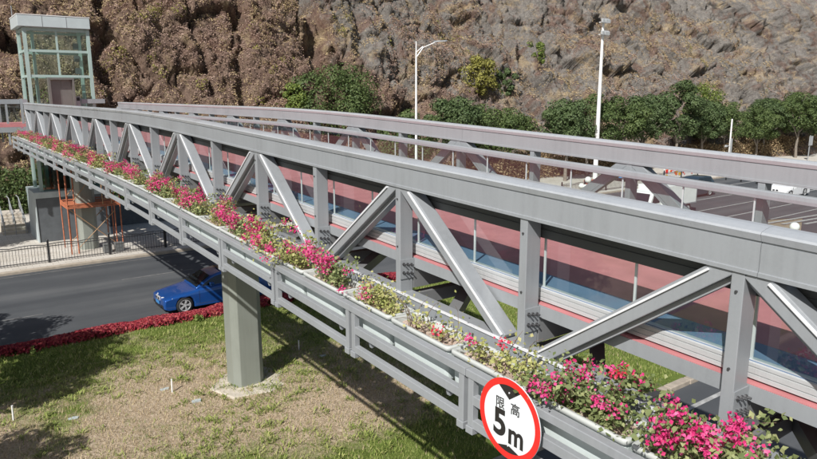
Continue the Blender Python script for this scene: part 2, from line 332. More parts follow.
# worn lane markings as thin sheets on the asphalt
def marks(name, rects, z=-0.112, m='marking'):
    b = MB()
    for x0, y0, x1, y1, w in rects:
        d = Vector((x1-x0, y1-y0, 0)).normalized(); n = Vector((-d.y, d.x, 0))*w/2
        b.add([(x0-n.x, y0-n.y, z), (x1-n.x, y1-n.y, z), (x1+n.x, y1+n.y, z), (x0+n.x, y0+n.y, z)], [(0, 1, 2, 3)])
    return tag(b.build(name, M[m]), kind='structure')
rects = [(-80, 9.45, 40, 9.45, 0.15)]; worn = [(-80, 36.5, 300, 36.5, 0.10)]
for i in range(-10, 6): worn.append((i*9.0+7, 32.85, i*9.0+10.4, 32.85, 0.12)); worn.append((i*9.0, 29.4, i*9.0+3.2, 29.4, 0.10))
for y0 in (33.6, 30.2): rects.append((44, y0, 200, y0+0.3, 0.15))
rects += [(43, 27.2, 160, 27.6, 0.15), (46.0, 24.7, 160, 25.0, 0.15), (47.5, 22.4, 160, 22.9, 0.15)]
for i in range(9): rects.append((45+i*1.3, 21.9-i*0.85, 58+i*1.4, 20.7-i*0.9, 0.28))
marks('lane_markings', rects); marks('worn_lane_markings', worn, m='worn')
# far pavement / plaza
sheet('pavement', [(-160, 37.3), (300, 37.3), (300, 70), (-160, 70)], 0.0, M['pave'])
b = MB(); b.box(-160, 300, 37.0, 37.3, -0.4, 0.02); tag(b.build('kerb', M['kerb'], bevel=0.03), kind='structure')
# kerb of the median on the near road, stone by stone where they show
kb = MB(); kb.box(-160, 5, 10.35, 10.6, -0.4, 0.0); kb.box(31, 36, 10.35, 10.6, -0.4, 0.0); kb.box(-160, 35.8, 25.45, 25.6, -0.4, 0.02)
kerb2 = tag(kb.build('kerb', M['kerb'], bevel=0.02), kind='structure')
st = MB(); st.box(0.006, 0.994, 10.33, 10.6, -0.35, 0.03); ks = st.build('kerb_stone', M['kerb'], kerb2, bevel=0.03); ks.location = (5, 0, 0)
for i in range(1, 26):
    c = ks.copy(); COL.objects.link(c); c.location = (5+i, random.uniform(-0.008, 0.008), random.uniform(-0.008, 0.006))
# turf surface with gentle lumps
nx, ny = 260, 90
X, Y = np.meshgrid(np.linspace(-30, 36, nx), np.linspace(10.6, 25.45, ny)); Zt = 0.02+0.10*fbm(X*0.35, Y*0.35, 4, 3)+0.05*fbm(X*2.2, Y*2.2, 3, 5)
edge = np.minimum(np.minimum(Y-10.6, 25.45-Y)/0.8, 1); Zt = Zt*edge+0.01
def turf_z(x, y): return (0.02+0.10*fbm(x*0.35, y*0.35, 4, 3)+0.05*fbm(x*2.2, y*2.2, 3, 5))*np.minimum(np.minimum(y-10.6, 25.45-y)/0.8, 1)+0.01
idx = np.arange(nx*ny).reshape(ny, nx); F = np.stack([idx[:-1, :-1], idx[:-1, 1:], idx[1:, 1:], idx[1:, :-1]], -1).reshape(-1, 4)
tag(npmesh('turf', np.stack([X, Y, Zt], -1).reshape(-1, 3), F, M['lawn'], smooth=True), kind='structure')
sheet('turf_verge', [(-160, 10.6), (-30, 10.6), (-30, 25.45), (-160, 25.45)], 0.0, M['lawn'])
# grass blades and weeds on the turf
def greenness(x, y):
    g = 0.55+0.9*fbm(x*0.28+3, y*0.28, 4, 11)
    g += 0.55*np.clip((x-10.5)*0.22, 0, 1)+0.45*np.clip((y-20.5)*0.2, 0, 1)+0.4*np.clip((15.6-y)*0.3, 0, 1)-0.85*np.exp(-((x-8.6)/2.6)**2-((y-15.2)/1.9)**2)-0.6*np.exp(-((x-5.2)/1.6)**2-((y-18.6)/1.2)**2); return g
def blades(n, x0, x1, y0, y1, smin, smax, test, seed, wide=0.16):
    r = np.random.default_rng(seed); x = r.uniform(x0, x1, n); y = r.uniform(y0, y1, n)
    if test is not None: k = test(x, y, r); x, y = x[k], y[k]
    n = len(x); z = turf_z(x, y); a = r.uniform(0, 2*np.pi, n); L = r.uniform(smin, smax, n); lean = r.uniform(0.2, 1.1, n)
    d = np.stack([np.cos(a)*lean, np.sin(a)*lean, np.ones(n)], 1); d = unit(d)*L[:, None]; p = np.stack([x, y, z-0.01], 1)
    w = np.stack([-np.sin(a), np.cos(a), np.zeros(n)], 1)*(L*wide)[:, None]*0.5
    v = np.stack([p-w, p+w, p+d], 1).reshape(-1, 3); return v, np.arange(3*n).reshape(-1, 3)
v, f = blades(260000, -2, 26, 10.8, 25, 0.05, 0.14, lambda x, y, r: r.uniform(0, 1, len(x)) < np.clip(greenness(x, y)*0.9-0.15, 0.06, 1), 21)
tag(npmesh('grass', v, f, M['blade']), kind='stuff')
v, f = blades(120000, -2, 20, 10.8, 25, 0.04, 0.15, lambda x, y, r: r.uniform(0, 1, len(x)) < np.clip(1.2-greenness(x, y), 0.05, 0.9), 22, 0.12)
tag(npmesh('dry_grass', v, f, M['straw']), kind='stuff')
# broad weeds in tufts
r = np.random.default_rng(5); V = []; F = []; off = 0
for i in range(1500):
    x, y = r.uniform(-1, 17), r.uniform(12, 24)
    if greenness(np.array([x]), np.array([y]))[0]+r.uniform(-0.3, 0.3) < 0.35: continue
    n = r.integers(7, 20); a = r.uniform(0, 2*np.pi, n); L = r.uniform(0.08, 0.27, n); up = r.uniform(0.3, 1.2, n); z = turf_z(np.array([x]), np.array([y]))[0]
    d = unit(np.stack([np.cos(a), np.sin(a), up], 1))*L[:, None]; p = np.stack([x+r.normal(0, 0.06, n), y+r.normal(0, 0.06, n), np.full(n, z)], 1)
    w = np.stack([-np.sin(a), np.cos(a), np.zeros(n)], 1)*0.014
    q = np.stack([p, p+d*0.5-w+[0, 0, 0.01], p+d-[0, 0, 0.03], p+d*0.5+w+[0, 0, 0.01]], 1).reshape(-1, 3); V.append(q); F.append(np.arange(4*n).reshape(-1, 4)+off); off += 4*n
tag(npmesh('weeds', np.concatenate(V), np.concatenate(F), M['blade']), kind='stuff')
# red leaved hedge along the road
n = 60000; x = rng.uniform(-25, 35.5, n); t = rng.uniform(0, 1, n); y = 24.6+0.8*t
top = 0.27+0.12*fbm(x*0.9, y*1.2, 4, 9); prof = np.sqrt(np.clip(1-(2*t-1)**4, 0, 1)); z = top*prof*np.where(rng.random(n) < 0.7, 1, rng.uniform(0.2, 1, n))
y = y+0.12*fbm(x*0.6, x*0, 3, 2)
v, f = leaves(np.stack([x, y, z], 1), unit(np.stack([rng.normal(0, .6, n), rng.normal(0, .6, n)-0.4, rng.uniform(.4, 1, n)], 1)), rng.uniform(0.07, 0.14, n), 0.7)
tag(npmesh('red_hedge', v, f, M['hedge']), 'low red leaved hedge running along the road edge', 'hedge')
n = 5000; x = rng.uniform(-5, 12, n); y = 24.35+rng.uniform(-0.1, 0.35, n); k = fbm(x*0.8, x*0, 3, 31) > 0.12; x, y = x[k], y[k]; n = len(x)
v, f = leaves(np.stack([x, y, rng.uniform(0.03, 0.28, n)], 1), unit(rng.normal(size=(n, 3))+[0, -.3, .8]), rng.uniform(0.08, 0.15, n), 0.6)
tag(npmesh('ground_cover', v, f, M['shrub']), kind='stuff')

# ------------------------------------------------------------------ hillside
def foot(x): return np.where(x < 0, 58-0.05*x, 58-0.14*x)
def cliff(x, v):
    """depth into the slope (y) and height for distance v up the slope face"""
    h = v*0.80; back = v*0.60
    rk = np.clip((x-28)/30, 0, 1); back = back*(1+0.55*rk)+0.0
    return back, h
def worley(x, y, seed):
    ix, iy = np.floor(x), np.floor(y); f1 = np.full(x.shape, 9.0); f2 = f1.copy(); hgt = np.zeros(x.shape)
    for dx in (-1, 0, 1):
        for dy in (-1, 0, 1):
            cx_, cy_ = ix+dx, iy+dy; px, py = cx_+hashn(cx_, cy_, seed), cy_+hashn(cx_, cy_, seed+7); d = np.hypot(px-x, py-y)
            hh_ = hashn(cx_, cy_, seed+13)+(x-px)*(hashn(cx_, cy_, seed+19)-.5)*1.6+(y-py)*(hashn(cx_, cy_, seed+23)-.5)*1.6
            nearer = d < f1; f2 = np.where(nearer, f1, np.minimum(f2, d)); hgt = np.where(nearer, hh_, hgt); f1 = np.where(nearer, d, f1)
    return f1, f2, hgt
def hill_disp(x, v):
    rk = np.clip((x-22)/35, 0, 1)
    d = 2.8*fbm(x*0.07, v*0.09, 4, 41)+0.7*np.abs(fbm(x*0.23, v*0.17, 5, 47, .6))*2
    wx = x+1.8*fbm(x*0.3, v*0.3, 3, 91); wv = v+1.8*fbm(x*0.3, v*0.3, 3, 93)
    a1, a2, ah = worley(wx*0.17+wv*0.04, wv*0.2, 95); b1, b2, bh = worley(wx*0.6, wv*0.65+wx*.15, 97); c1, c2, ch = worley(wx*1.5, wv*1.4, 99)
    d += (ah-.5)*1.9-0.9*np.clip(.10-(a2-a1), 0, .10)/.10
    d += ((bh-.5)*.5-.2*np.clip(.10-(b2-b1), 0, .10)/.10)*(.6+.4*rk); d += (ch-.5)*.26*(.5+.5*rk)
    d += 0.75*fbm(x*0.8, v*0.8, 5, 53, 0.68)-0.5*np.abs(fbm(x*1.3, v*0.9, 4, 57, .6))+0.22*fbm(x*3.1, v*2.9, 3, 59, 0.65)
    cr = np.abs(fbm(x*0.10+0.3*v*0.02, v*0.025, 4, 61)); d -= 1.3*np.clip(0.07-cr, 0, 0.07)/0.07
    for g, w_, dp in GULLIES: d = d-dp*np.exp(-((x-g-0.12*v+1.5*fbm(v*0.2, v*0+g, 3, 63))/w_)**2)*np.clip(v/5, 0, 1)
    return d
GULLIES = ((24.5, 0.6, 1.5), (12.0, 0.6, 1.3), (2.5, 0.5, 1.4), (33.0, 0.9, 2.8), (43.5, 0.6, 2.2), (64.0, 0.8, 2.0), (84.0, 0.9, 2.0))
def hill_pt(x, v, lift=0.0):
    bk, h = cliff(x, v); d = (hill_disp(x, v)*np.clip(v/4, 0.1, 1)+lift)
    return np.stack([x-d*0.05, foot(x)+bk-d*0.78, h+d*0.55-0.3], -1)
HX = np.concatenate([np.arange(-70, 0, 0.5), np.arange(0, 115, 0.16), np.arange(115, 260, 1.2)]); HV = np.concatenate([np.arange(0, 30, 0.15), np.arange(30, 90, 1.5)])
X, V_ = np.meshgrid(HX, HV); P = hill_pt(X, V_).reshape(-1, 3); ny, nx = X.shape
idx = np.arange(nx*ny).reshape(ny, nx); F = np.stack([idx[:-1, :-1], idx[:-1, 1:], idx[1:, 1:], idx[1:, :-1]], -1).reshape(-1, 4)
def hill_mat():
    m, nt, b = newmat('hill_rock_and_scrub'); g = nt.nodes.new('ShaderNodeNewGeometry'); sep = nt.nodes.new('ShaderNodeSeparateXYZ'); nt.links.new(g.outputs['Position'], sep.inputs[0])
    big = noise(nt, 0.11, 6, 0.62, dist=0.8); mid = noise(nt, 0.9, 8, 0.72); fine = noise(nt, 4.5, 7, 0.75); vfine = noise(nt, 20, 4, 0.7)
    tex = mathn(nt, 'ADD', mathn(nt, 'MULTIPLY', mid, 0.4), mathn(nt, 'ADD', mathn(nt, 'MULTIPLY', fine, 0.4), mathn(nt, 'MULTIPLY', vfine, 0.2)))
    rock = ramp(nt, [(0.36, (0.07, 0.062, 0.055)), (0.44, (0.17, 0.155, 0.14)), (0.52, (0.25, 0.232, 0.212)), (0.64, (0.40, 0.37, 0.33))], tex)
    vine = ramp(nt, [(0.36, (0.055, 0.036, 0.028)), (0.45, (0.165, 0.11, 0.086)), (0.54, (0.27, 0.19, 0.145)), (0.66, (0.43, 0.325, 0.24))], tex)
    rust = ramp(nt, [(0.38, (0.09, 0.05, 0.038)), (0.62, (0.27, 0.165, 0.125))], tex)
    oc = ramp(nt, [(0.38, (0.24, 0.17, 0.10)), (0.62, (0.58, 0.46, 0.29))], tex)
    rx = mathn(nt, 'MINIMUM', mathn(nt, 'MULTIPLY', mathn(nt, 'SUBTRACT', sep.outputs[0], 32), 0.016), 0.30)
    rz = mathn(nt, 'MULTIPLY', mathn(nt, 'SUBTRACT', sep.outputs[2], 10), 0.03)
    s = mathn(nt, 'ADD', mathn(nt, 'ADD', big, mathn(nt, 'MULTIPLY', mid, 0.35)), mathn(nt, 'ADD', rx, mathn(nt, 'MULTIPLY', rz, mathn(nt, 'ADD', rx, 0.35, clamp=True))))
    fr = ramp(nt, [(0.70, (0, 0, 0)), (0.86, (1, 1, 1))], s)
    c = mixc(nt, fr, vine, rock)
    c = mixc(nt, mathn(nt, 'MULTIPLY', ramp(nt, [(0.50, (0, 0, 0)), (0.60, (1, 1, 1))], noise(nt, 0.21, 7, 0.7, dist=0.8)), 0.75), c, rust)
    c = mixc(nt, mathn(nt, 'MULTIPLY', ramp(nt, [(0.52, (0, 0, 0)), (0.62, (1, 1, 1))], noise(nt, 0.31, 8, 0.75, dist=0.5)), 0.75), c, oc)
    nt.links.new(c, b.inputs['Base Color']); b.inputs['Roughness'].default_value = 0.95; b.inputs['Specular IOR Level'].default_value = 0.15
    nt.links.new(bump(nt, tex, 1.0, 0.7), b.inputs['Normal']); return m
tag(npmesh('hill', P, F, hill_mat(), smooth=False), kind='structure')
# matted dead vines, dry tufts and small bushes rooted on it, from clump to clump
def mats(name, ncl, per, x0, x1, v0, v1, test, m, rad, sz, seed, flat=0.35, spread=.5, up=0.25, asp=.55):
    r = np.random.default_rng(seed); x = r.uniform(x0, x1, ncl); v = r.uniform(v0, v1, ncl); k = test(x, v, r); x, v = x[k], v[k]; n = len(x)
    R_ = r.uniform(rad[0], rad[1], n)*r.uniform(.6, 1, n); cnt = np.maximum(4, (per*(R_/rad[1])**1.6).astype(int)); rep_ = np.repeat(np.arange(n), cnt); N = len(rep_)
    ang = r.uniform(0, 2*np.pi, N); q = np.sqrt(r.random(N)); rr = R_[rep_]*q; dx, dv = rr*np.cos(ang), rr*np.sin(ang)
    c = hill_pt(x[rep_]+dx, np.maximum(0, v[rep_]+dv), 0.04); dome = R_[rep_]*flat*np.sqrt(np.clip(1-q*q, 0, 1))*r.uniform(.6, 1.05, N)
    c = c+dome[:, None]*np.array([-.05, -.75, .62]); rad_dir = np.stack([np.cos(ang)*q, -.65-.0*q, np.sin(ang)*q*.8+up], 1)
    v_, f = leaves(c, unit(rad_dir+r.normal(0, spread, (N, 3))), r.uniform(sz[0], sz[1], N), asp, r=r); return tag(npmesh(name, v_, f, m), kind='stuff')
vm = lambda x, v: fbm(x*0.10+5, v*0.10, 4, 71)
lowr = lambda x, v: vm(x, v)*1.6+0.55-np.clip((x-30)*0.008, 0, 0.16)-np.clip((v-9)*0.03, 0, .5)*np.clip((x-20)/30, 0, 1)
mats('dead_vines', 10000, 62, -8, 112, 0, 25, lambda x, v, r: lowr(x, v)+r.normal(0, .3, len(x)) > .35, M['vine'], (.3, 1.3), (.07, .22), 81, .25, .6)
mats('dark_scrub', 2600, 70, -8, 112, 0, 26, lambda x, v, r: lowr(x, v)+r.normal(0, .6, len(x)) > .25, M['dry'], (.3, .9), (.08, .22), 84, .6)
mats('olive_scrub', 500, 120, -8, 112, 0, 22, lambda x, v, r: fbm(x*.12, v*.15, 4, 79)-v*.012+r.normal(0, .1, len(x)) > -.02, M['yvine'], (.3, .9), (.08, .22), 85, .6)
mats('ochre_tufts', 4600, 60, 5, 112, 0, 26, lambda x, v, r: fbm(x*0.14, v*0.2, 4, 73, .6)+r.normal(0, .08, len(x)) > 0.0, M['ochre'], (.25, 1.0), (.14, .38), 82, .25, .35, 1.0, .2)
mats('green_creepers', 420, 110, -8, 60, 0, 10, lambda x, v, r: fbm(x*0.16, v*0.2, 4, 77)+0.1-v*0.03+np.where(x < 8, .2, 0)+r.normal(0, .1, len(x)) > 0.08, M['shrub'], (.3, 1.0), (.09, .24), 83, .4)

# ------------------------------------------------------------------ bridge
H0 = 8.5
def P_(s):
    s = max(-6.0, s); k = 0.0343; s1, s2 = 13.5, 21.5
    if s <= s1: return k*s
    if s >= s2: return k*s1+k*(s2-s1)/2
    t = s-s1; return k*s1+k*t-k*t*t/(2*(s2-s1))
def W(x, s, zn): return (x, s, zn+P_(s)+H0)
S0, DP = 2.405, 2.155
SK = lambda k: S0+DP*k
KMIN, KMAX, SEND = -3, 18, 41.3
bridge = thing('footbridge', (7.1, 18.15, 0), 'long grey aluminium truss footbridge with red deck ramping down over the grass median', 'footbridge')
def sweep(profile, sa, sb, mb=None, mi=0):
    mb = mb or MB(); n = max(2, int((sb-sa)/1.0)+2); ss = [sa+(sb-sa)*i/(n-1) for i in range(n)]
    mb.loft([[W(x, s, z) for x, z in profile] for s in ss], mi=mi); return mb
def rect(x0, x1, z0, z1): return [(x0, z0), (x0, z1), (x1, z1), (x1, z0)]
CH = [(-.012, -1.352), (-.012, -1.322), (0, -1.318), (0, -1.112), (.010, -1.110), (.010, -1.0985), (.190, -1.0985), (.190, -1.110), (.2, -1.112), (.2, -1.318), (.212, -1.322), (.212, -1.352), (.18, -1.352), (.18, -1.340), (.02, -1.340), (.02, -1.352)]
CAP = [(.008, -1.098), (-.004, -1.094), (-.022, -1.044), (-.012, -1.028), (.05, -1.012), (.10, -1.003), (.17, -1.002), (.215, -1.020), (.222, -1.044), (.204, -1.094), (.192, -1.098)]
for base, mir in ((4.7, 1), (9.5, -1)):
    prof = [(base+mir*x, z) for x, z in CH]; cap = [(base+mir*x, z) for x, z in CAP]; sa = SK(KMIN)-0.3
    while sa < SEND:
        sb = sa+8.62 if sa > -4 else 2.26+0.004-8.62+8.62
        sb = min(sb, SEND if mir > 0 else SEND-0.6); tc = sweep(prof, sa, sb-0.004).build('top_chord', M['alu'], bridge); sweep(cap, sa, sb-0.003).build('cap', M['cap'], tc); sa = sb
        if sb >= (SEND if mir > 0 else SEND-0.6)-1e-6: break
    for sa_, sb_ in ((SK(KMIN)-0.3, SK(7)), (SK(7)+0.01, SEND)):
        sweep(rect(*sorted((base+mir*0.004, base+mir*0.196)), -2.93, -2.69), sa_, sb_).build('bottom_chord', M['alu'], bridge)
    # bright bead painting in the highlight along the top outer edge of the bottom chord
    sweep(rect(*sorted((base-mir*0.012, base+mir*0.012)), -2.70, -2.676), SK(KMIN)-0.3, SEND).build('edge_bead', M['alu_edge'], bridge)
    for k in range(KMIN, KMAX+1):
        s = SK(k); z0, z1 = P_(s)+H0-2.70, P_(s)+H0-1.341; xa, xb = sorted((base+mir*0.004, base+mir*0.198))
        p = MB(); p.box(xa, xb, s-0.05, s+0.05, z0, z1); po = p.build('truss_post', M['alu'], bridge, bevel=0.006)
        if k <= 9:
            q = MB(); zc = P_(s)+H0
            q.box(xa-.004*1, xb+.012, s-0.062, s-0.0505, zc-2.52, zc-2.27); q.build('bracket_plate', M['alu'], po)
            q = MB()
            for i in range(3):
                for j in range(2): 
                    bx = xa+0.04+0.06*i; bz = zc-2.325-0.11*j-0.01*i
                    q.tube([(bx, s-0.062, bz), (bx, s-0.11, bz)], 0.010, 6); q.tube([(bx, s-0.062, bz), (bx, s-0.075, bz)], 0.02, 6)
            q.build('bolts', M['bolt'], po)['kind'] = 'stuff'
            q = MB(); xo = base+mir*0.004
            for zz in (-1.50, -2.10): q.tube([(xo, s, zc+zz), (xo-mir*0.015, s, zc+zz)], 0.011, 6)
            q.build('rivets', M['bolt'], po)['kind'] = 'stuff'
    for k in range(KMIN, KMAX):
        top, bot = (k, k+1) if k % 2 == 0 else (k+1, k); sg = 1 if bot > top else -1
        a = (SK(top)+sg*0.13, -1.36); b_ = (SK(bot)-sg*0.30, -2.66)
        pa, pb = Vector(W(base+mir*0.1, *a)), Vector(W(base+mir*0.1, *b_)); d = (pb-pa).normalized(); pa -= d*0.06; pb += d*0.05
        q = MB(); q.bar(pa, pb, 0.186, 0.145, up=Vector((0, 0, 1))-d*d.z); uu = (Vector((0, 0, 1))-d*d.z).normalized()
        dg = q.build('truss_diagonal', M['alu'], bridge, bevel=0.008); q = MB(); of = Vector((mir*0.035, 0, 0))-uu*0.096; q.bar(pa+of+d*.02, pb+of-d*.02, 0.115, 0.045, up=uu); q.build('inner_flange', M['alu'], dg)
        u = (Vector((0, 0, 1))-d*d.z).normalized(); xo = base-mir*0.004
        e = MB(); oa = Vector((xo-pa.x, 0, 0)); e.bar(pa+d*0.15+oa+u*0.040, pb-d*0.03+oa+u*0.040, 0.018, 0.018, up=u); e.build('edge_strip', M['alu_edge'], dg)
# deck, fascia, rails and glass
for nm, x0, x1, m in (('deck_stripe', 5.0, 5.40, 'deck_blue'), ('deck', 5.403, 8.797, 'deck_red'), ('deck_stripe', 8.80, 9.2, 'deck_blue')):
    sweep(rect(x0, x1, -2.17, -2.10), SK(KMIN)-0.3, SEND).build(nm, M[m], bridge)
sweep(rect(5.05, 9.15, -2.259, -2.175), SK(KMIN)-0.3, SEND).build('deck_plate', M['deck_red'], bridge)
for xa, xb in ((4.925, 5.047), (9.153, 9.275)): sweep(rect(xa, xb, -2.2605, -2.254), SK(KMIN)-0.3, SEND).build('deck_edge', M['deck_red'], bridge)
for xa, xb in ((4.915, 5.03), (9.17, 9.285)): sweep(rect(xa, xb, -2.39, -2.2615 if xa < 5 else -2.2615), SK(KMIN)-0.3, SEND).build('edge_beam', M['alu'], bridge)
SH = [(0, -2.236), (0, -2.205), (.008, -2.203), (.008, -2.195), (0, -2.193), (0, -2.150), (.008, -2.148), (.008, -2.140), (0, -2.138), (0, -2.112), (.03, -2.098), (.09, -2.098), (.10, -2.236)]
HR = [(-.01, -1.545), (-.016, -1.50), (-.01, -1.452), (.02, -1.436), (.09, -1.436), (.12, -1.452), (.126, -1.50), (.12, -1.545), (.09, -1.556), (.02, -1.556)]
for x0, mir in ((4.985, 1), (9.215, -1)):
    sweep([(x0+mir*x, z) for x, z in SH], SK(KMIN)-0.3, SEND).build('glass_base_rail', M['alu_light'], bridge)
    sweep([(x0+mir*(x-.02), z) for x, z in HR], SK(KMIN)-0.3, SEND).build('handrail', M['alu'], bridge, smooth=False)
    xc = sorted((x0-mir*.055, x0-mir*.02))
    if mir > 0: sweep([(xc[0], -1.565), (xc[0], -1.48), (xc[0]+.010, -1.475), (xc[0]+.010, -1.462), (xc[0], -1.457), (xc[0], -1.37), (xc[1], -1.37), (xc[1], -1.565)], SK(KMIN)-0.3, SEND).build('handrail_shade_strip', M['chord_shade'], bridge)  # added dark strip, stands in for chord shade on the near handrail
    for k in range(2*KMIN, 2*KMAX):
        sa, sb = S0+DP/2*k+0.012, S0+DP/2*(k+1)-0.012; xg = x0+mir*0.045
        g = MB(); g.add([W(xg, sa, -2.10), W(xg, sb, -2.10), W(xg, sb, -1.55), W(xg, sa, -1.55)], [(0, 1, 2, 3)]); g.build('glass_panel', M['glass'], bridge)
    c = MB()
    for k in range(2*KMIN, 2*KMAX+1):
        s = S0+DP/2*k; z = P_(s)+H0; c.box(xg-.008, xg+.008, s-.011, s+.011, z-2.105, z-1.55)
    c.build('glass_joints', M['clip'], bridge)['kind'] = 'stuff'
for k in range(KMIN, KMAX+1):
    s = SK(k); z = P_(s)+H0; f_ = MB(); f_.box(4.905, 9.295, s-0.06, s+0.06, z-2.66, z-2.395); f_.build('floor_beam', M['alu_shaded'], bridge)
    g = MB(); g.box(4.905, 9.295, s-0.07, s+0.07, z-2.90, z-2.74); g.build('cross_tie', M['alu_shaded'], bridge)
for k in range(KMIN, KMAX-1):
    s = SK(k)+1.35; g = MB(); g.bar(W(4.93, s, -2.82), W(9.25, s+3.5, -2.82), 0.15, 0.14); g.build('lateral_brace', M['alu_shaded'], bridge)
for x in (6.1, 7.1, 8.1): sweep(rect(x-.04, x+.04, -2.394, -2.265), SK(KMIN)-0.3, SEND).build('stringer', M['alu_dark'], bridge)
# piers
def cham(cx, cy, hx, hy, c): return [(cx-hx+c, cy-hy), (cx+hx-c, cy-hy), (cx+hx, cy-hy+c), (cx+hx, cy+hy-c), (cx+hx-c, cy+hy), (cx-hx+c, cy+hy), (cx-hx, cy+hy-c), (cx-hx, cy-hy+c)]
for cy in (18.15, 40.6):
    p = MB(); zt = P_(cy)+H0-3.2; p.prism(cham(7.1, cy, 0.47, 0.42, 0.17), -0.1, zt); po = p.build('pier', M['pier'], bridge, bevel=0.015)
    q = MB(); q.box(4.72, 9.48, cy-0.25, cy+0.25, zt, zt+0.26); q.build('crosshead', M['alu'], po, bevel=0.01)
# planter gallery on the near side: bracket arms, shelf and the outer railing
XR = 4.02
for k in range(KMIN, KMAX+1):
    s = SK(k)
    for ds in (-0.35, 0.35): 
        if s+ds < SEND: a = MB(); a.bar(W(XR+.03, s+ds, -3.14), W(4.70, s+ds, -2.97), 0.05, 0.07); a.build('bracket_arm', M['alu'], bridge)
for x0, x1 in ((4.12, 4.18), (4.42, 4.48)): sweep(rect(x0, x1, -3.135, -3.105), SK(KMIN)-0.3, SEND).build('planter_shelf', M['alu'], bridge)
ZR = {'top': (-2.815, -2.73), 'mid': (-3.075, -2.98), 'low': (-3.315, -3.22)}
for k in range(KMIN, KMAX):
    sa, sb = SK(k)+0.004, SK(k+1)-0.004
    top = sweep(rect(XR-.045, XR+.045, -2.81, -2.73), sa, sb).build('railing_section', M['rail'], bridge, bevel=0.006)
    for z0, z1 in ((-3.07, -2.975), (-3.315, -3.225)):
        sweep(rect(XR-.035, XR+.035, z0, z1), sa+0.10, sb-0.10).build('rail', M['rail'], top, bevel=0.005)
    for s in (sa+0.065, sb-0.065):
        z = P_(s)+H0; p = MB(); p.box(XR-.036, XR+.036, s-0.038, s+0.038, z-3.30, z-2.8105); p.build('railing_post', M['rail'], top, bevel=0.005)
        p = MB(); p.box(XR-.05, XR+.05, s-0.05, s+0.05, z-3.375, z-3.302); p.build('foot_plate', M['rail'], top, bevel=0.004)
# landing at the lift end
L = MB(); L.box(-6, 9.5, SEND+0.02, 44.0, 6.83, 7.0); L.build('landing_deck', M['deck_red'], bridge)
L = MB(); L.box(-6, 9.5, SEND+0.0, 44.02, 6.55, 6.825); L.build('landing_beam', M['alu'], bridge)
for yy, xs in ((SEND+0.1, [-6, -4.9, -3.8, -2.7, -1.6, -.5, .6, 1.7, 2.8, 3.9, 4.55]), (43.9, [-6, -4.6, -3.2, -1.8, -.4, 1, 2.4, 3.8, 5.2])):
    L = MB(); L.box(xs[0], xs[-1], yy-.06, yy+.06, 8.03, 8.26); L.build('top_chord', M['alu'], bridge)
    for a, b_ in zip(xs, xs[1:]):
        p = MB(); p.box(a-.05, a+.05, yy-.05, yy+.05, 5.9, 8.028); p.build('railing_post', M['alu'], bridge)
        g = MB(); g.add([(a+.06, yy, 7.05), (b_-.06, yy, 7.05), (b_-.06, yy, 7.95), (a+.06, yy, 7.95)], [(0, 1, 2, 3)]); g.build('glass_panel', M['glass_tower'], bridge)
L = MB(); L.box(4.56, 4.68, SEND+.03, SEND+.17, 5.9, 8.30); L.build('railing_post', M['alu'], bridge)
for x in (5.75,):
    L = MB(); L.box(8.0, 9.3, 43.85, 43.97, 8.0, 8.25); L.build('top_chord', M['alu'], bridge)

# ------------------------------------------------------------------ planters and bougainvillea
def rrect(hx, hy, c, n=3):
    pts = []
    for cx, cy, a0 in ((hx-c, hy-c, 0), (-hx+c, hy-c, 90), (-hx+c, -hy+c, 180), (hx-c, -hy+c, 270)):
        for i in range(n+1): a = R(a0+90*i/n); pts.append((cx+c*math.cos(a), cy+c*math.sin(a)))
    return pts
def make_planter():
    root = thing('planter_box', (0, 0, 0), 'x', 'planter')
    b = MB(); O = lambda hx, hy, z, c=.05: [(x, y, z) for x, y in rrect(hx, hy, c)]
    b.loft([O(.155, .47, 0), O(.17, .49, .02), O(.185, .505, .34), O(.188, .508, .345)], caps=False)
    b.add(O(.155, .47, 0), [tuple(range(16))]); b.build('box', M['planter'], root, local=True)
    b = MB(); rr = [O(.188, .508, .345), O(.205, .525, .35), O(.205, .525, .385), O(.198, .518, .395), O(.170, .49, .395), O(.160, .48, .38), O(.155, .475, .25)]
    b.loft(rr, caps=False); b.build('rim', M['planter_rim'], root, local=True, smooth=True)
    nx, ny = 10, 26; X, Y = np.meshgrid(np.linspace(-.158, .158, nx), np.linspace(-.478, .478, ny)); Z = .315+.045*fbm(X*9, Y*9, 3, 5)
    idx = np.arange(nx*ny).reshape(ny, nx); F = np.stack([idx[:-1, :-1], idx[:-1, 1:], idx[1:, 1:], idx[1:, :-1]], -1).reshape(-1, 4)
    npmesh('soil', np.stack([X, Y, Z], -1).reshape(-1, 3), F, M['soil'], root); return root
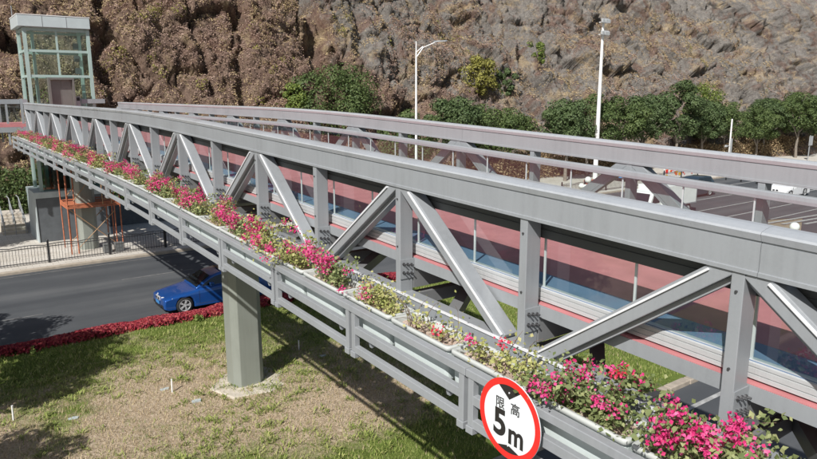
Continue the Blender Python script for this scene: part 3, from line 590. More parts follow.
def make_bush(nleaf, ncl, hgt, seed, leafm, fl_bias, name_parts=True, red=0.3, spread=.26, overhang=.08, yr=.47, lsize=(.035, .07)):
    r = np.random.default_rng(seed); root = thing('bougainvillea', (0, 0, 0), 'x', 'bougainvillea')
    st = MB(); tips = []
    for i in range(15):
        y0 = r.uniform(-.4, .4); x0 = r.uniform(-.08, .08); p = Vector((x0, y0, .31)); d = Vector((r.normal(0, .35)-.12, r.normal(0, .45), 1.0)).normalized(); pts = [p.copy()]; L = hgt*r.uniform(.5, 1.1)
        for j in range(6):
            p = p+d*L/5; d = (d+Vector((r.normal(0, .28)-.06, r.normal(0, .28), -.14*j*.6))).normalized(); pts.append(p.copy())
        st.tube(pts, [.007-.0009*j for j in range(7)], 4, cap=False); tips.append(pts)
    st.build('stems', M['stem'], root, local=True)
    al = np.array([[list(q) for q in t] for t in tips])        # (15,7,3)
    def along(n, lo=1):
        i = r.integers(0, 15, n); t = r.uniform(lo, 5.99, n); j = t.astype(int); f = (t-j)[:, None]; return al[i, j]*(1-f)+al[i, j+1]*f
    c = along(nleaf, .8)+r.normal(0, 1, (nleaf, 3))*[.055, .075, .05]; c[:, 1] = np.clip(c[:, 1], -.62, .62); c[:, 2] = np.maximum(c[:, 2], .30+r.uniform(0, .05, nleaf))
    v, f = leaves(c, unit(r.normal(size=(nleaf, 3))*.7+[-.35, -.25, .8]), r.uniform(lsize[0], lsize[1], nleaf)*r.uniform(.7, 1, nleaf), .72, r=r); npmesh('leaves', v, f, leafm, root)['kind'] = 'stuff'
    cc = along(ncl, 3.2) if ncl else np.zeros((0, 3)); V = []; S = []
    if ncl:
        cc[:, 1] = cc[:, 1]*.75+fl_bias; cc[:, 2] += .05; cc[:, 0] -= overhang*r.uniform(0, 1.6, ncl)
        for q in cc:
            m_ = r.integers(16, 40); V.append(q+r.normal(0, 1, (m_, 3))*[.035, .04, .030])
        pts = np.concatenate(V); nb = len(pts); v, f = leaves(pts, unit(r.normal(size=(nb, 3))+[-.4, -.3, .7]), r.uniform(.020, .038, nb), .85, .5, r=r)
        isred = (fbm(pts[:, 1]*5+seed, pts[:, 2]*5, 2, 3) > (.5-red)*1.1).astype(int)
        npmesh('flowers', v, f, [M['bract'], M['bract_r']], root, np.repeat(isred, 2))['kind'] = 'stuff'
    return root
pl0 = make_planter()
# kinds: 0 sparse yellowing, 1 nearly bare, 2 yellow-green with one bloom, 3 full magenta at one end, 4 green with scattered blooms, 5 heavy bloom, 6 mixed
kinds = [make_bush(420, 2, .40, 11, M['leaf_y'], .0, red=.5), make_bush(150, 1, .40, 12, M['leaf_y'], -.1, red=.4), make_bush(760, 5, .36, 13, M['leaf_y'], .3, red=.1),
         make_bush(820, 30, .46, 14, M['leaf_b'], .16, red=.12), make_bush(1900, 22, .48, 15, M['leaf_b'], -.02, red=.1, lsize=(.035, .075)), make_bush(1400, 34, .48, 16, M['leaf_b'], .0, red=.02),
         make_bush(1000, 17, .44, 17, M['leaf_y'], .05, red=.35), make_bush(1100, 24, .50, 18, M['leaf_y'], .0, red=.35), make_bush(850, 19, .42, 19, M['leaf_y'], -.2, red=.3)]
desc = ['sparse yellowing bougainvillea with few blooms', 'nearly leafless bougainvillea showing dry twigs', 'yellow green bougainvillea, one pink bloom', 'bougainvillea thick with magenta bracts',
        'dense green bougainvillea dotted with pink', 'bougainvillea smothered in magenta bracts', 'yellow green bougainvillea, mixed pink bracts', 'tall bougainvillea with crimson bracts', 'bougainvillea with end bloom patch']
ordw = ['first', 'second', 'third', 'fourth', 'fifth', 'sixth', 'seventh', 'eighth', 'ninth', 'tenth', 'eleventh', 'twelfth', 'thirteenth', 'fourteenth', 'fifteenth', 'sixteenth', 'seventeenth', 'eighteenth', 'nineteenth', 'twentieth']
ordw += ['twenty-'+o for o in ordw[:9]]+['thirtieth']+['thirty-'+o for o in ordw[:9]]
plan = {0: 0, 1: 1, 2: 2, 3: 3, 4: 6, 5: 7, 6: 3, -1: 4, -2: 5, -3: 7, -4: 4, -5: 5}
far_cycle = [6, 5, 7, 3, 7, 5, 6, 7, 5]
used = set(); pl_used = False; PIT = DP/2; SP0 = 4.967-0.52
for i in range(-5, 34):
    s = SP0+PIT*i
    if s > SEND-0.5: break
    k = plan.get(i, far_cycle[i % 9]); loc = W(4.31, s, -3.10)
    where = '%s right of the height sign' % ordw[-i-1] if i < 0 else '%s up the ramp from the height sign' % ordw[i]
    lab_p = 'pale grey planter box, '+where; lab_b = desc[k]+', '+where
    tilt = math.atan((P_(s+.3)-P_(s-.3))/.6)
    pr = pl0 if not pl_used else copy_tree(pl0, loc); pl_used = True; pr.location = loc; pr.rotation_euler = (tilt, 0, 0)
    tag(pr, lab_p, 'planter', 'planter boxes along the outer railing')
    if k in used: br = copy_tree(kinds[k], loc)
    else: br = kinds[k]; used.add(k)
    br.location = loc; flip = (i % 2 == 1 and i > 6); br.rotation_euler = (tilt if not flip else 0, 0, math.pi if flip else random.uniform(-.06, .06)); br.scale = (1.0, 1.0, random.uniform(.9, 1.12) if i > 2 or i < -2 else 1.0)
    if i == -2: br.scale = (1.15, 1.0, 1.15)
    tag(br, lab_b, 'bougainvillea', 'bougainvilleas in the planter row')
for j, kd in enumerate(kinds):
    if j not in used:
        for c in list(kd.children): bpy.data.objects.remove(c)
        bpy.data.objects.remove(kd)

# ------------------------------------------------------------------ height sign
sc_, sz_, sx_ = 3.885, 8.5-2.80, 3.90; SR = 0.372
sign = thing('height_limit_sign', (sx_, sc_, sz_), 'round red ringed white sign reading 限高 5m fixed to the planter railing', 'sign')
def disc(r0, r1, x, n=64, th=0.004):
    b = MB(); o = [(x, sc_+r1*math.cos(2*math.pi*k/n), sz_+r1*math.sin(2*math.pi*k/n)) for k in range(n)]
    if r0 == 0:
        ob = [(x+th, y, z) for _, y, z in o]; b.loft([o, ob]); return b
    i_ = [(x, sc_+r0*math.cos(2*math.pi*k/n), sz_+r0*math.sin(2*math.pi*k/n)) for k in range(n)]
    ob = [(x+th, y, z) for _, y, z in o]; ib = [(x+th, y, z) for _, y, z in i_]
    b.loft([ob, o, i_, ib], caps=False); return b
disc(0, SR, sx_, th=0.012).build('disc', M['signwhite'], sign); disc(SR*.845, SR+.001, sx_-.003, th=.0028).build('red_ring', M['red'], sign)
bk = MB(); bk.box(sx_+.013, XR-.04, sc_-.03, sc_+.03, sz_-.2, sz_+.2); bk.box(sx_+.0125, sx_+.03, sc_-.25, sc_+.25, sz_+.05, sz_+.08); bk.build('sign_bracket', M['rail'], sign)
def in_ring(sg):
    n = 10; a0 = R(65); arc = [(R_ * SR*.848) for R_ in (1,)][0]; pts = []
    for k in range(n+1):
        a = a0+(math.pi-2*a0)*k/n; pts.append((sx_-.0015, sc_-arc*math.cos(a)*1.0, sz_+sg*arc*math.sin(a)))
    pts.append((sx_-.0015, sc_, sz_+SR*(.50 if sg > 0 else -.66))); return pts
for sg in (1, -1):
    b = MB(); p = in_ring(sg); b.add(p, [tuple(range(len(p)))]); b.build('arrow_triangle', M['signblack'], sign)
def text_mesh(txt, size, y, z, name, bold=0.0, sx=1.0):
    cu = bpy.data.curves.new(name, 'FONT'); cu.body = txt; cu.size = size; cu.align_x = 'CENTER'; cu.align_y = 'CENTER'; cu.offset = bold; cu.extrude = 0.0006
    o = bpy.data.objects.new(name, cu); COL.objects.link(o); bpy.context.view_layer.update()
    me = bpy.data.meshes.new_from_object(o.evaluated_get(bpy.context.evaluated_depsgraph_get())); bpy.data.objects.remove(o)
    me.materials.clear(); me.materials.append(M['signblack'])
    # text local x -> -Y (reads left to right seen from -X), local y -> Z
    me.transform(Matrix(((0, 0, -1, -.0025), (-sx, 0, 0, y), (0, 1, 0, z), (0, 0, 0, 1)))); t = bpy.data.objects.new(name, me); COL.objects.link(t); t.parent = sign; return t
text_mesh('限', .118, .112, .112, 'lettering', .0012); text_mesh('高', .118, -.076, .110, 'lettering', .0012)
text_mesh('5', .345, .110, -.080, 'lettering', .011, .98); text_mesh('m', .28, -.092, -.132, 'lettering', .008, .9)
b = MB()
for dz in (.25, -.25): b.tube([(sx_-.006, sc_, sz_+dz), (sx_+.002, sc_, sz_+dz)], .008, 6)
b.build('rivets', M['alu_edge'], sign)

# ------------------------------------------------------------------ small things under the bridge
b = MB(); b.prism([(6.35+random.uniform(-.15, .15)+dx, y) for dx, y in ((0, 17.25), (.9, 17.0), (1.75, 17.3), (1.95, 18.2), (1.5, 19.0), (.3, 18.95), (-.2, 18.2))], -0.1, 0.075)
tag(b.build('concrete_footing', M['concrete'], bevel=.02), 'rough pale concrete footing around the base of the near pier', 'footing')
for (x, y, h, lab, m) in ((1.15, 19.5, .42, 'short white marker stake standing in the grass at the far left', 'white'), (5.08, 18.7, .42, 'short white marker stake in dry grass left of the near pier', 'white'), (9.55, 19.5, .35, 'short white pipe stub in shade right of the near pier', 'white')):
    b = MB(); b.tube([(x, y, -.05), (x+.01, y+.01, h)], .022, 8); b.tube([(x+.01, y+.01, h), (x+.01, y+.01, h+.015)], .027, 8); tag(b.build('marker_stake', M[m]), lab, 'stake')
for i, (x, y, lab) in enumerate(((2.45, 18.6, 'pale litter scrap lying on the grass at lower left'), (4.95, 19.0, 'pale stone slab beside the white stake left of the pier'), (5.45, 17.7, 'small bluish scrap lying on bare soil left of the pier'), (9.9, 18.5, 'small white scrap on the soil at the shade edge'))):
    b = MB(); b.prism([(x-.13, y-.05), (x+.1, y-.07), (x+.15, y+.04), (x, y+.08), (x-.12, y+.05)], .03, .075); tag(b.build('litter', M['plinth_l']), lab, 'litter')

# ------------------------------------------------------------------ lift tower
LX0, LX1, LY0, LY1 = 5.45, 8.72, 44.1, 46.7
lift = thing('lift_tower', ((LX0+LX1)/2, (LY0+LY1)/2, 0), 'green tinted glass lift tower with pale flat roof at the bridge end', 'lift tower')
b = MB(); b.box(5.05, 8.95, 43.75, 47.1, -.1, 2.6, 0); b.box(4.98, 9.02, 43.68, 47.17, 2.604, 2.95, 1); b.box(4.99, 5.048, 43.7, 47.1, -.1, 2.598, 1); b.build('plinth', [M['plinth'], M['plinth_l']], lift)
for x in (LX0, LX1):
    for y in (LY0, LY1): b = MB(); b.box(x-.09, x+.09, y-.09, y+.09, 2.96, 12.2); b.build('corner_column', M['frame_g'], lift)
for x in (LX0+.42, LX1-.42): b = MB(); b.box(x-.08, x+.08, LY0+.35, LY0+.5, 2.96, 12.2); b.build('guide_column', M['frame_g'], lift)
b = MB(); b.box(LX0+1.55, LX0+1.65, LY0-.04, LY0+.04, 2.96, 12.2); b.build('mullion', M['frame_g'], lift)
for z in (4.9, 6.3, 9.55, 10.95, 12.12):
    for (x0, x1, y0, y1) in ((LX0+.092, LX1-.092, LY0-.06, LY0+.06), (LX0+.092, LX1-.092, LY1-.06, LY1+.06), (LX0-.06, LX0+.06, LY0+.092, LY1-.092), (LX1-.06, LX1+.06, LY0+.092, LY1-.092)):
        b = MB(); b.box(x0, x1, y0, y1, z-.07, z+.07); b.build('cross_beam', M['frame_g'], lift)
zs = [2.96, 4.9, 6.3, 9.55, 10.95, 12.12]
for z0, z1 in zip(zs, zs[1:]):
    z0 += .08; z1 -= .08
    for (p, q) in (((LX0+.1, LY0), (LX0+1.54, LY0)), ((LX0+1.66, LY0), (LX1-.1, LY0)), ((LX0+.1, LY1), (LX1-.1, LY1)), ((LX0, LY0+.1), (LX0, LY1-.1)), ((LX1, LY0+.1), (LX1, LY1-.1))):
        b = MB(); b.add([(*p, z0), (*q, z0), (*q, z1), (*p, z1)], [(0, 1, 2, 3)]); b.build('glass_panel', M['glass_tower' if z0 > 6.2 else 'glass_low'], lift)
rf = MB(); rf.box(LX0-.32, LX1+.12, LY0-.30, LY1+.3, 12.24, 12.86); rf = rf.build('roof', M['fascia'], lift, bevel=.02)
for i in range(1, 3): b = MB(); x = LX0-.32+i*(LX1-LX0+.44)/3; b.box(x-.012, x+.012, LY0-.306, LY0-.301, 12.25, 12.85); b.build('fascia_joint', M['alu_dark'], rf)
b = MB(); b.box(LX0-.34, LX1+.14, LY0-.32, LY1+.32, 12.862, 12.90); b.build('roof_capping', M['white'], rf)
b = MB(); b.tube([(LX0-.2, LY1, 12.9), (LX0-.2, LY1, 13.6)], .025, 6); b.build('lightning_rod', M['alu'], rf)
b = MB(); b.box(LX0+.5, LX1-.5, LY0+.7, LY1-.4, 2.96, 6.2); b.build('shaft_lining', M['lining'], lift)
b = MB(); b.box(LX0+1.7, LX0+3.0, LY0+.95, LY0+2.1, 6.6, 8.3); b.build('lift_car', M['alu_dark'], lift)
b = MB(); b.box(6.32, 6.42, 43.45, 44.0, 7.0, 9.35); b.box(7.55, 7.65, 43.45, 44.0, 7.0, 9.35); b.box(6.32, 7.65, 43.44, 44.0, 9.352, 9.46); pr_ = b.build('door_portal', M['lift_door'], lift)
b = MB(); b.box(6.425, 6.98, 43.75, 43.8, 7.0, 9.34); b.box(6.99, 7.545, 43.75, 43.8, 7.0, 9.34); b.build('door', M['lift_door'], pr_)
b = MB(); b.box(7.75, 7.98, 43.95, 44.02, 7.6, 8.4); b.box(7.78, 7.95, 43.94, 43.949, 8.15, 8.35, 1); b.build('call_panel', [M['alu_light'], M['signblack']], lift)
b = MB()
for z in (9.7, 10.4, 11.1): b.box(LX1-.75, LX1-.5, LY0+.3, LY0+.6, z, z+.35)
b.build('cable_gear', M['plinth'], lift)

# steps and handrails left of the tower
stairs = thing('steps', (4.3, 49, 0), 'pale concrete steps with metal handrails left of the lift tower', 'steps')
for i in range(6): b = MB(); b.box(3.5, 4.85, 47.4+.36*i, 51.0, .17*i+.002, .17*(i+1)); b.build('step', M['concrete'], stairs)
for x in (3.6, 4.2, 4.75):
    b = MB(); pts = [(x, 47.2, .95), (x, 49.6, 2.0), (x, 50.8, 2.0)]; b.tube(pts, .03, 6); b.tube([(x, 47.2, .55), (x, 49.6, 1.6)], .02, 6)
    for y, z in ((47.2, .95), (48.4, 1.48), (49.6, 2.0)): b.tube([(x, y, max(0, z-1.0)), (x, y, z)], .025, 6)
    b.build('handrail', M['rail'], stairs)
wl_ = MB(); wl_.box(9.1, 22, 46.5, 46.8, 0, 1.5, 0); wl_.box(9.05, 22, 46.45, 46.85, 1.502, 1.62, 1); tag(wl_.build('low_wall', [M['plinth'], M['plinth_l']]), 'low dark stone wall with pale coping right of the lift plinth', 'wall')
rl = thing('guard_railing', (14, 46.6, 1.62), 'thin metal guard railing on top of the low stone wall', 'railing')
for i in range(9): b = MB(); b.tube([(9.5+i*1.4, 46.65, 1.622), (9.5+i*1.4, 46.65, 2.6)], .025, 6); b.build('railing_post', M['rail'], rl)
for z in (2.0, 2.6): b = MB(); b.tube([(9.5, 46.65, z), (20.7, 46.65, z)], .022, 6); b.build('rail', M['rail'], rl)

# scaffold around the far pier
scf = thing('scaffold_tower', (7.1, 40.0, 0), 'rusty orange scaffold tower with ladder around the far pier', 'scaffold')
sx0, sx1, sy0, sy1 = 6.0, 8.65, 39.4, 41.5
for x in (sx0, sx0+.35, sx1-.3, sx1):
    for y in (sy0, sy1): b = MB(); b.tube([(x, y, 0), (x, y, 5.1)], .036, 6); b.build('standard', M['orange'], scf)
for z in (2.5, 2.7, 4.9):
    for y in (sy0, sy1): b = MB(); b.tube([(sx0, y, z), (sx1, y, z)], .036, 6); b.build('ledger', M['orange'], scf)
    for x in (sx0, sx1): b = MB(); b.tube([(x, sy0, z), (x, sy1, z)], .036, 6); b.build('ledger', M['orange'], scf)
for y in (sy0, sy1):
    for a, c in (((sx0+.35, .3), (sx1-.3, 2.2)), ((sx0+.35, 2.2), (sx1-.3, .3)), ((sx0+.3, 2.9), (sx1-1, 4.6))): b = MB(); b.tube([(a[0], y-.05, a[1]), (c[0], y-.05, c[1])], .022, 5); b.build('cross_brace', M['brown'], scf)
b = MB(); b.box(sx0, sx1, sy0-.03, sy1, 2.55, 2.62); b.build('platform', M['orange'], scf)
ld = MB()
for x in (7.75, 8.2): ld.tube([(x, sy0-.15, 2.62), (x, sy0+.1, 5.6)], .03, 6)
for i in range(8): z = 2.9+i*.35; ld.tube([(7.75, sy0-.13+i*.028, z), (8.2, sy0-.13+i*.028, z)], .02, 5)
ld.build('ladder', M['brown'], scf)
for i, (x, lab) in enumerate(((7.5, 'grey storage crate at the foot of the scaffold, left one'), (8.1, 'grey storage crate at the foot of the scaffold, right one'))):
    b = MB(); b.box(x, x+.42, 38.75, 39.1, 0, .42); b.box(x-.02, x+.44, 38.73, 39.12, .422, .47); b.box(x+.1, x+.32, 38.735, 38.749, .2, .28); tag(b.build('crate', M['alu_dark'], bevel=.01), lab, 'crate', 'crates by the scaffold')

# roadside fences
def road_fence(x0, x1, y, label, y1=None):
    y1 = y if y1 is None else y1; f = thing('road_fence', ((x0+x1)/2, (y+y1)/2, 0), label, 'fence'); n = int(round(math.hypot(x1-x0, y1-y)/2.95)); pk = MB()
    P0, P1 = Vector((x0, y, 0)), Vector((x1, y1, 0)); D = (P1-P0); L = D.length; D.normalize()
    for i in range(n+1):
        c = P0+D*(L*i/n); b = MB(); b.box(c.x-.045, c.x+.045, c.y-.045, c.y+.045, 0, 1.12); b.ball((c.x, c.y, 1.16), .06, 5); b.build('fence_post', M['black'], f)
    for z in (.12, .86):
        b = MB(); b.bar(P0+Vector((0, 0, z)), P1+Vector((0, 0, z)), .03, .035); b.build('fence_rail', M['bolt'], f)
    m_ = int(L/.14)
    for i in range(m_): c = P0+D*(L*(i+.5)/m_); pk.bar(c+Vector((0, 0, .02)), c+Vector((0, 0, .93+.05*math.sin(i*.55))), .018, .018, up=(1, 0, 0))
    pts = [P0+D*(L*i/(m_*2))+Vector((0, 0, .93+.07*abs(math.sin(i*.14)))) for i in range(m_*2+1)]; pk.tube(pts, .022, 4)
    o = pk.build('pickets', M['bolt'], f); o['kind'] = 'stuff'; return f
road_fence(-15.9, 22.4, 38.15, 'low black picket fence along the pavement in front of the lift tower')
road_fence(43.5, 64, 37.9, 'low grey picket fence along the far pavement, seen through the bridge glass')

# ------------------------------------------------------------------ vehicles (nose towards -x, length along x)
def make_car(loc, L_, W_, Hh, paint, label, kind='sedan', rz=0.0, plate='plate_b'):
    car = thing('car', loc, label, 'car', rz=rz); hw = W_/2; fa, ra = .80, L_-1.02; wr = .335 if kind == 'sedan' else .37; ar = wr+.06
    if kind == 'sedan': top = [(0, .42), (.03, .62), (.18, .70), (.75, .80), (1.45, .93), (L_-1.25, .98), (L_-.5, 1.0), (L_-.08, .95), (L_, .72), (L_-.02, .32)]; zb = .20; gh = [(1.28, .91), (1.62, 1.12), (1.96, 1.30), (2.25, Hh-.05), (2.65, Hh), (3.05, Hh-.005), (3.42, Hh-.05), (3.80, 1.26), (4.28, .97)]
    else: top = [(0, .45), (.02, .78), (.2, .92), (1.0, 1.03), (1.3, 1.08), (L_-.3, 1.12), (L_-.02, 1.05), (L_, .7), (L_-.03, .35)]; zb = .24; gh = [(1.05, 1.02), (1.40, 1.26), (1.75, 1.48), (2.1, Hh-.02), (3.2, Hh), (L_-.55, Hh-.05), (L_-.35, 1.34), (L_-.12, 1.05)]
    poly = []
    def arc(cx): return [(cx+ar*math.cos(a), wr+ar*math.sin(a)) for a in [R(t) for t in (-18, 10, 35, 60, 90, 120, 145, 170, 198)]]
    poly = top+[(L_-.1, zb)]+[p for p in arc(ra)]+[((ra+fa)/2, zb)]+[p for p in arc(fa)]+[(.15, zb), (.02, .26)]
    cx, cz = L_/2, .6
    def ring(y, ix, iz):
        out = []
        for x, z in poly:
            nxx = x+(cx-x)/cx*ix if abs(x-cx) > .1 else x; zz = z-iz if z > .68 else z
            yy = y*(1-.10*max(0, (.9-x)/.9)**2-.06*max(0, (x-L_+.9)/.9)**2)
            out.append((nxx, yy, zz))
        return out
    b = MB(); b.loft([ring(-hw+.0, .05, .075), ring(-hw+.035, .02, .03), ring(-hw+.13, .0, .008), ring(-hw+.35, 0, 0), ring(hw-.35, 0, 0), ring(hw-.13, 0, .008), ring(hw-.035, .02, .03), ring(hw, .05, .075)])
    body = b.build('body', paint, car, local=True, bevel=0.02, smooth=True); body.data.set_sharp_from_angle(angle=R(38))
    bb = MB(); bb.box(.35, L_-.35, -hw+.16, hw-.16, .17, .7); bb.build('underbody', M['black'], car, local=True)
    ghw = hw-.10; tw = hw-.30; zt = max(z for _, z in gh); zlo = min(z for _, z in gh)
    def gring(side, sh=0, off=0): return [(x, side*((ghw+(tw-ghw)*((z-zlo)/(zt-zlo)))+off-sh), z) for x, z in gh]
    b = MB(); b.loft([gring(-1), [(x, y*.9, z+.012*(z > zlo+.2)) for x, y, z in gring(-1)], [(x, 0, z+.03*(z > zlo+.2)) for x, y, z in gring(-1)], [(x, y*.9, z+.012*(z > zlo+.2)) for x, y, z in gring(1)], gring(1)])
    cb0 = b.build('cabin', paint, car, local=True, bevel=.045, smooth=True); cb0.data.set_sharp_from_angle(angle=R(38))
    if kind == 'sedan': w = MB(); w.add([(2.45, -.42, Hh+.04), (3.05, -.42, Hh+.035), (3.05, .42, Hh+.035), (2.45, .42, Hh+.04)], [(0, 1, 2, 3)]); w.build('sunroof', M['carglass'], car, local=True)
    gx = [x for x, _ in gh]; gm = (gx[0]+gx[-1])/2
    def yz(z, off): return (ghw+(tw-ghw)*((z-zlo)/(zt-zlo)))+off
    def gtop(x):
        for (x0, z0), (x1, z1) in zip(gh, gh[1:]):
            if x0 <= x <= x1: return z0+(z1-z0)*(x-x0)/(x1-x0)
    for side in (-1, 1):
        xs_ = [gx[0]+.32, (gx[0]+gx[-1])/2-.03, (gx[0]+gx[-1])/2+.04, gx[-1]-.55]
        for xa, xb in ((xs_[0], xs_[1]), (xs_[2], xs_[3])):
            n = 6; up = [(xa+(xb-xa)*i/n, gtop(xa+(xb-xa)*i/n)-.075) for i in range(n+1)]; z0 = zlo+.07; up = [(x, max(z, z0+.01)) for x, z in up]
            vs = [(x, side*yz(z0, .006), z0) for x, z in up]+[(x, side*yz(z, .006), z) for x, z in up]; n1 = n+1
            w = MB(); w.add(vs, [(i, i+1, n1+i+1, n1+i) for i in range(n)]); w.build('side_window', M['carglass'], car, local=True)
        w = MB(); zm = zlo+.08; w.box(gx[0]+.55, gx[0]+.72, *sorted((side*(hw-.04), side*(hw+.13))), zm, zm+.14); w.build('wing_mirror', paint, car, local=True, bevel=.03)
        for dx in (gm-.06+.25, gx[-1]-.75): w = MB(); w.box(dx-.1, dx+.1, *sorted((side*(hw-.01), side*(hw+.022))), zlo-.17, zlo-.14); w.build('door_handle', paint, car, local=True)
        w = MB()
        for dx in (gx[0]+.12, gm, gx[-1]-.72): w.box(dx-.006, dx+.006, *sorted((side*(hw-.02), side*(hw+.001))), .32, zlo-.06)
        w.box(gx[0]+.12, gx[-1]-.72, *sorted((side*(hw-.02), side*(hw+.001))), .31, .322); w.build('door_gap', M['black'], car, local=True)
    for nm, i0, i1, j0, j1 in (('windscreen', 0, 2, .10, 1.0), ('rear_window', len(gh)-1, len(gh)-3 if kind == 'sedan' else len(gh)-2, .10, .92)):
        (xa, za), (xb, zb_) = gh[i0], gh[2 if nm == 'windscreen' else i1]; (xm, zm_) = gh[i1]; sgn = -1 if nm == 'windscreen' else 1
        pa = (xa+(xm-xa)*j0+sgn*.012, za+(zm_-za)*j0+.03); pb = (xa+(xm-xa)*j1+sgn*.012, za+(zm_-za)*j1+.03)
        w = MB(); w.add([(pa[0], -yz(pa[1], -.07), pa[1]), (pa[0], yz(pa[1], -.07), pa[1]), (pa[0]+.0, 0, pa[1]+.02), (pb[0], yz(pb[1], -.06), pb[1]), (pb[0], 0, pb[1]+.02), (pb[0], -yz(pb[1], -.06), pb[1])], [(0, 2, 4, 5), (2, 1, 3, 4)]); w.build(nm, M['carglass'], car, local=True)
    for x in (fa, ra):
        for side in (-1, 1):
            y0, y1 = side*(hw-.24), side*(hw-.015); w = MB(); n = 28
            def circ(r_, y): return [(x+r_*math.cos(2*math.pi*k/n), y, wr+r_*math.sin(2*math.pi*k/n)) for k in range(n)]
            w.loft([circ(wr-.03, y0), circ(wr, y0+side*.03), circ(wr, y1-side*.03), circ(wr-.03, y1), circ(wr*.70, y1)], caps=False); wh = w.build('wheel', M['tyre'], car, local=True, smooth=True)
            w = MB(); w.loft([circ(wr*.70, y1-side*.002), circ(wr*.64, y1-side*.002), circ(wr*.62, y1-side*.06)], caps=False)
            for k in range(5):
                for dd in (-.13, .13):
                    a = 2*math.pi*k/5+dd; w.bar((x+.05*math.cos(a), y1-side*.02, wr+.05*math.sin(a)), (x+wr*.65*math.cos(a*1.0), y1-side*.02, wr+wr*.65*math.sin(a)), .03, .03, up=(0, 1, 0))
            w.tube([(x, y1-side*.04, wr), (x, y1-side*.008, wr)], .06, 10); w.build('rim', M['rim'], wh, local=True)
            w = MB(); w.tube([(x, y1-side*.09, wr), (x, y1-side*.075, wr)], wr*.63, 20); w.build('brake_disc', M['bolt'], wh, local=True)
    zf = .62 if kind == 'sedan' else .74
    for side in (-1, 1):
        w = MB(); w.add([(.03, side*(hw-.62), zf-.05), (.24, side*(hw-.075), zf-.04), (.34, side*(hw-.055), zf+.07), (.06, side*(hw-.60), zf+.05), (.10, side*(hw-.62), zf-.05), (.30, side*(hw-.13), zf-.04), (.40, side*(hw-.11), zf+.07), (.12, side*(hw-.60), zf+.05)], [(0, 1, 2, 3), (4, 5, 6, 7), (0, 1, 5, 4), (1, 2, 6, 5), (2, 3, 7, 6), (3, 0, 4, 7)]); w.build('headlight', M['lampglass'], car, local=True)
        w = MB(); w.box(L_-.10, L_+.004, *sorted((side*(hw-.38), side*(hw-.10))), .68, .86); w.build('tail_light', M['red'], car, local=True)
        w = MB(); w.box(-.012, .05, *sorted((side*.03, side*.24)), zf-.09, zf+.05, 0); w.box(-.018, -.0125, *sorted((side*.05, side*.22)), zf-.07, zf+.03, 1); w.build('grille', [M['rim'], M['black']], car, local=True, bevel=.008)
        w = MB(); w.box(.0, .06, *sorted((side*(hw-.50), side*(hw-.24))), .28, .40); w.build('air_intake', M['black'], car, local=True)
    w = MB(); w.box(-.014, .04, -.40, .40, .24, .34); w.build('air_intake', M['black'], car, local=True)
    w = MB(); w.box(-.022, -.016, -.22, .22, .37, .50); w.build('number_plate', M[plate], car, local=True)
    return car
make_car((7.05, 26.98, -.12), 4.63, 1.81, 1.43, M['blue_car'], 'metallic blue saloon car driving past the red hedge, half behind the near pier')
make_car((57.3, 26.9, -.12), 4.4, 1.80, 1.50, M['white_car'], 'white car with green number plate at the right edge of the road', 'suv', plate='plate_g')
make_car((51.0, 31.9, -.12), 4.5, 1.85, 1.68, M['dark_car'], 'dark blue off-road car partly behind the white box truck', 'suv', rz=0.0)
make_car((66.5, 42.6, 0), 4.4, 1.76, 1.45, M['silver_car'], 'silver car parked on the verge under the roadside trees', rz=.1)
make_car((55.5, 40.9, 0), 4.4, 1.76, 1.50, M['dark_car'], 'black car parked on the verge left of the roadside stall', rz=.08)

# white box truck
tr = thing('box_truck', (40.2, 28.1, -.12), 'white box truck standing in the near lane, seen through the bridge glass', 'truck')
b = MB(); b.box(1.4, 5.6, -1.05, 1.05, .75, 2.25); cb = b.build('cargo_box', M['white'], tr, local=True, bevel=.03)
b = MB()
for x in (1.45, 5.55): b.box(x-.04, x+.04, -1.062, -1.051, .77, 2.23)
b.box(1.5, 5.5, -1.063, -1.052, .77, .85); b.build('box_trim', M['alu'], cb, local=True)
b = MB(); b.loft([[(0, y, .45), (0, y, 1.1), (.35, y, 1.85), (1.36, y, 1.95), (1.36, y, .45)] for y in (-.95, .95)]); b.build('cab', M['white'], tr, local=True, bevel=.05)
b = MB(); b.add([(-.012, -.8, 1.13), (-.012, .8, 1.13), (.30, .75, 1.80), (.30, -.75, 1.80)], [(0, 1, 2, 3)]); b.build('windscreen', M['carglass'], tr, local=True)
b = MB(); b.add([(.25, -.958, 1.15), (1.15, -.958, 1.15), (1.15, -.958, 1.78), (.48, -.958, 1.78)], [(0, 1, 2, 3)]); b.build('side_window', M['carglass'], tr, local=True)
b = MB(); b.box(.2, 5.8, -.45, .45, .45, .82); b.build('chassis', M['black'], tr, local=True)
for x in (.85, 4.7):
    for s_ in (-1, 1):
        b = MB(); b.tube([(x, s_*.68, .4), (x, s_*.95, .4)], .4, 20); w = b.build('wheel', M['tyre'], tr, local=True); b = MB(); b.tube([(x, s_*.94, .4), (x, s_*.965, .4)], .22, 14); b.build('rim', M['rim'], w, local=True)

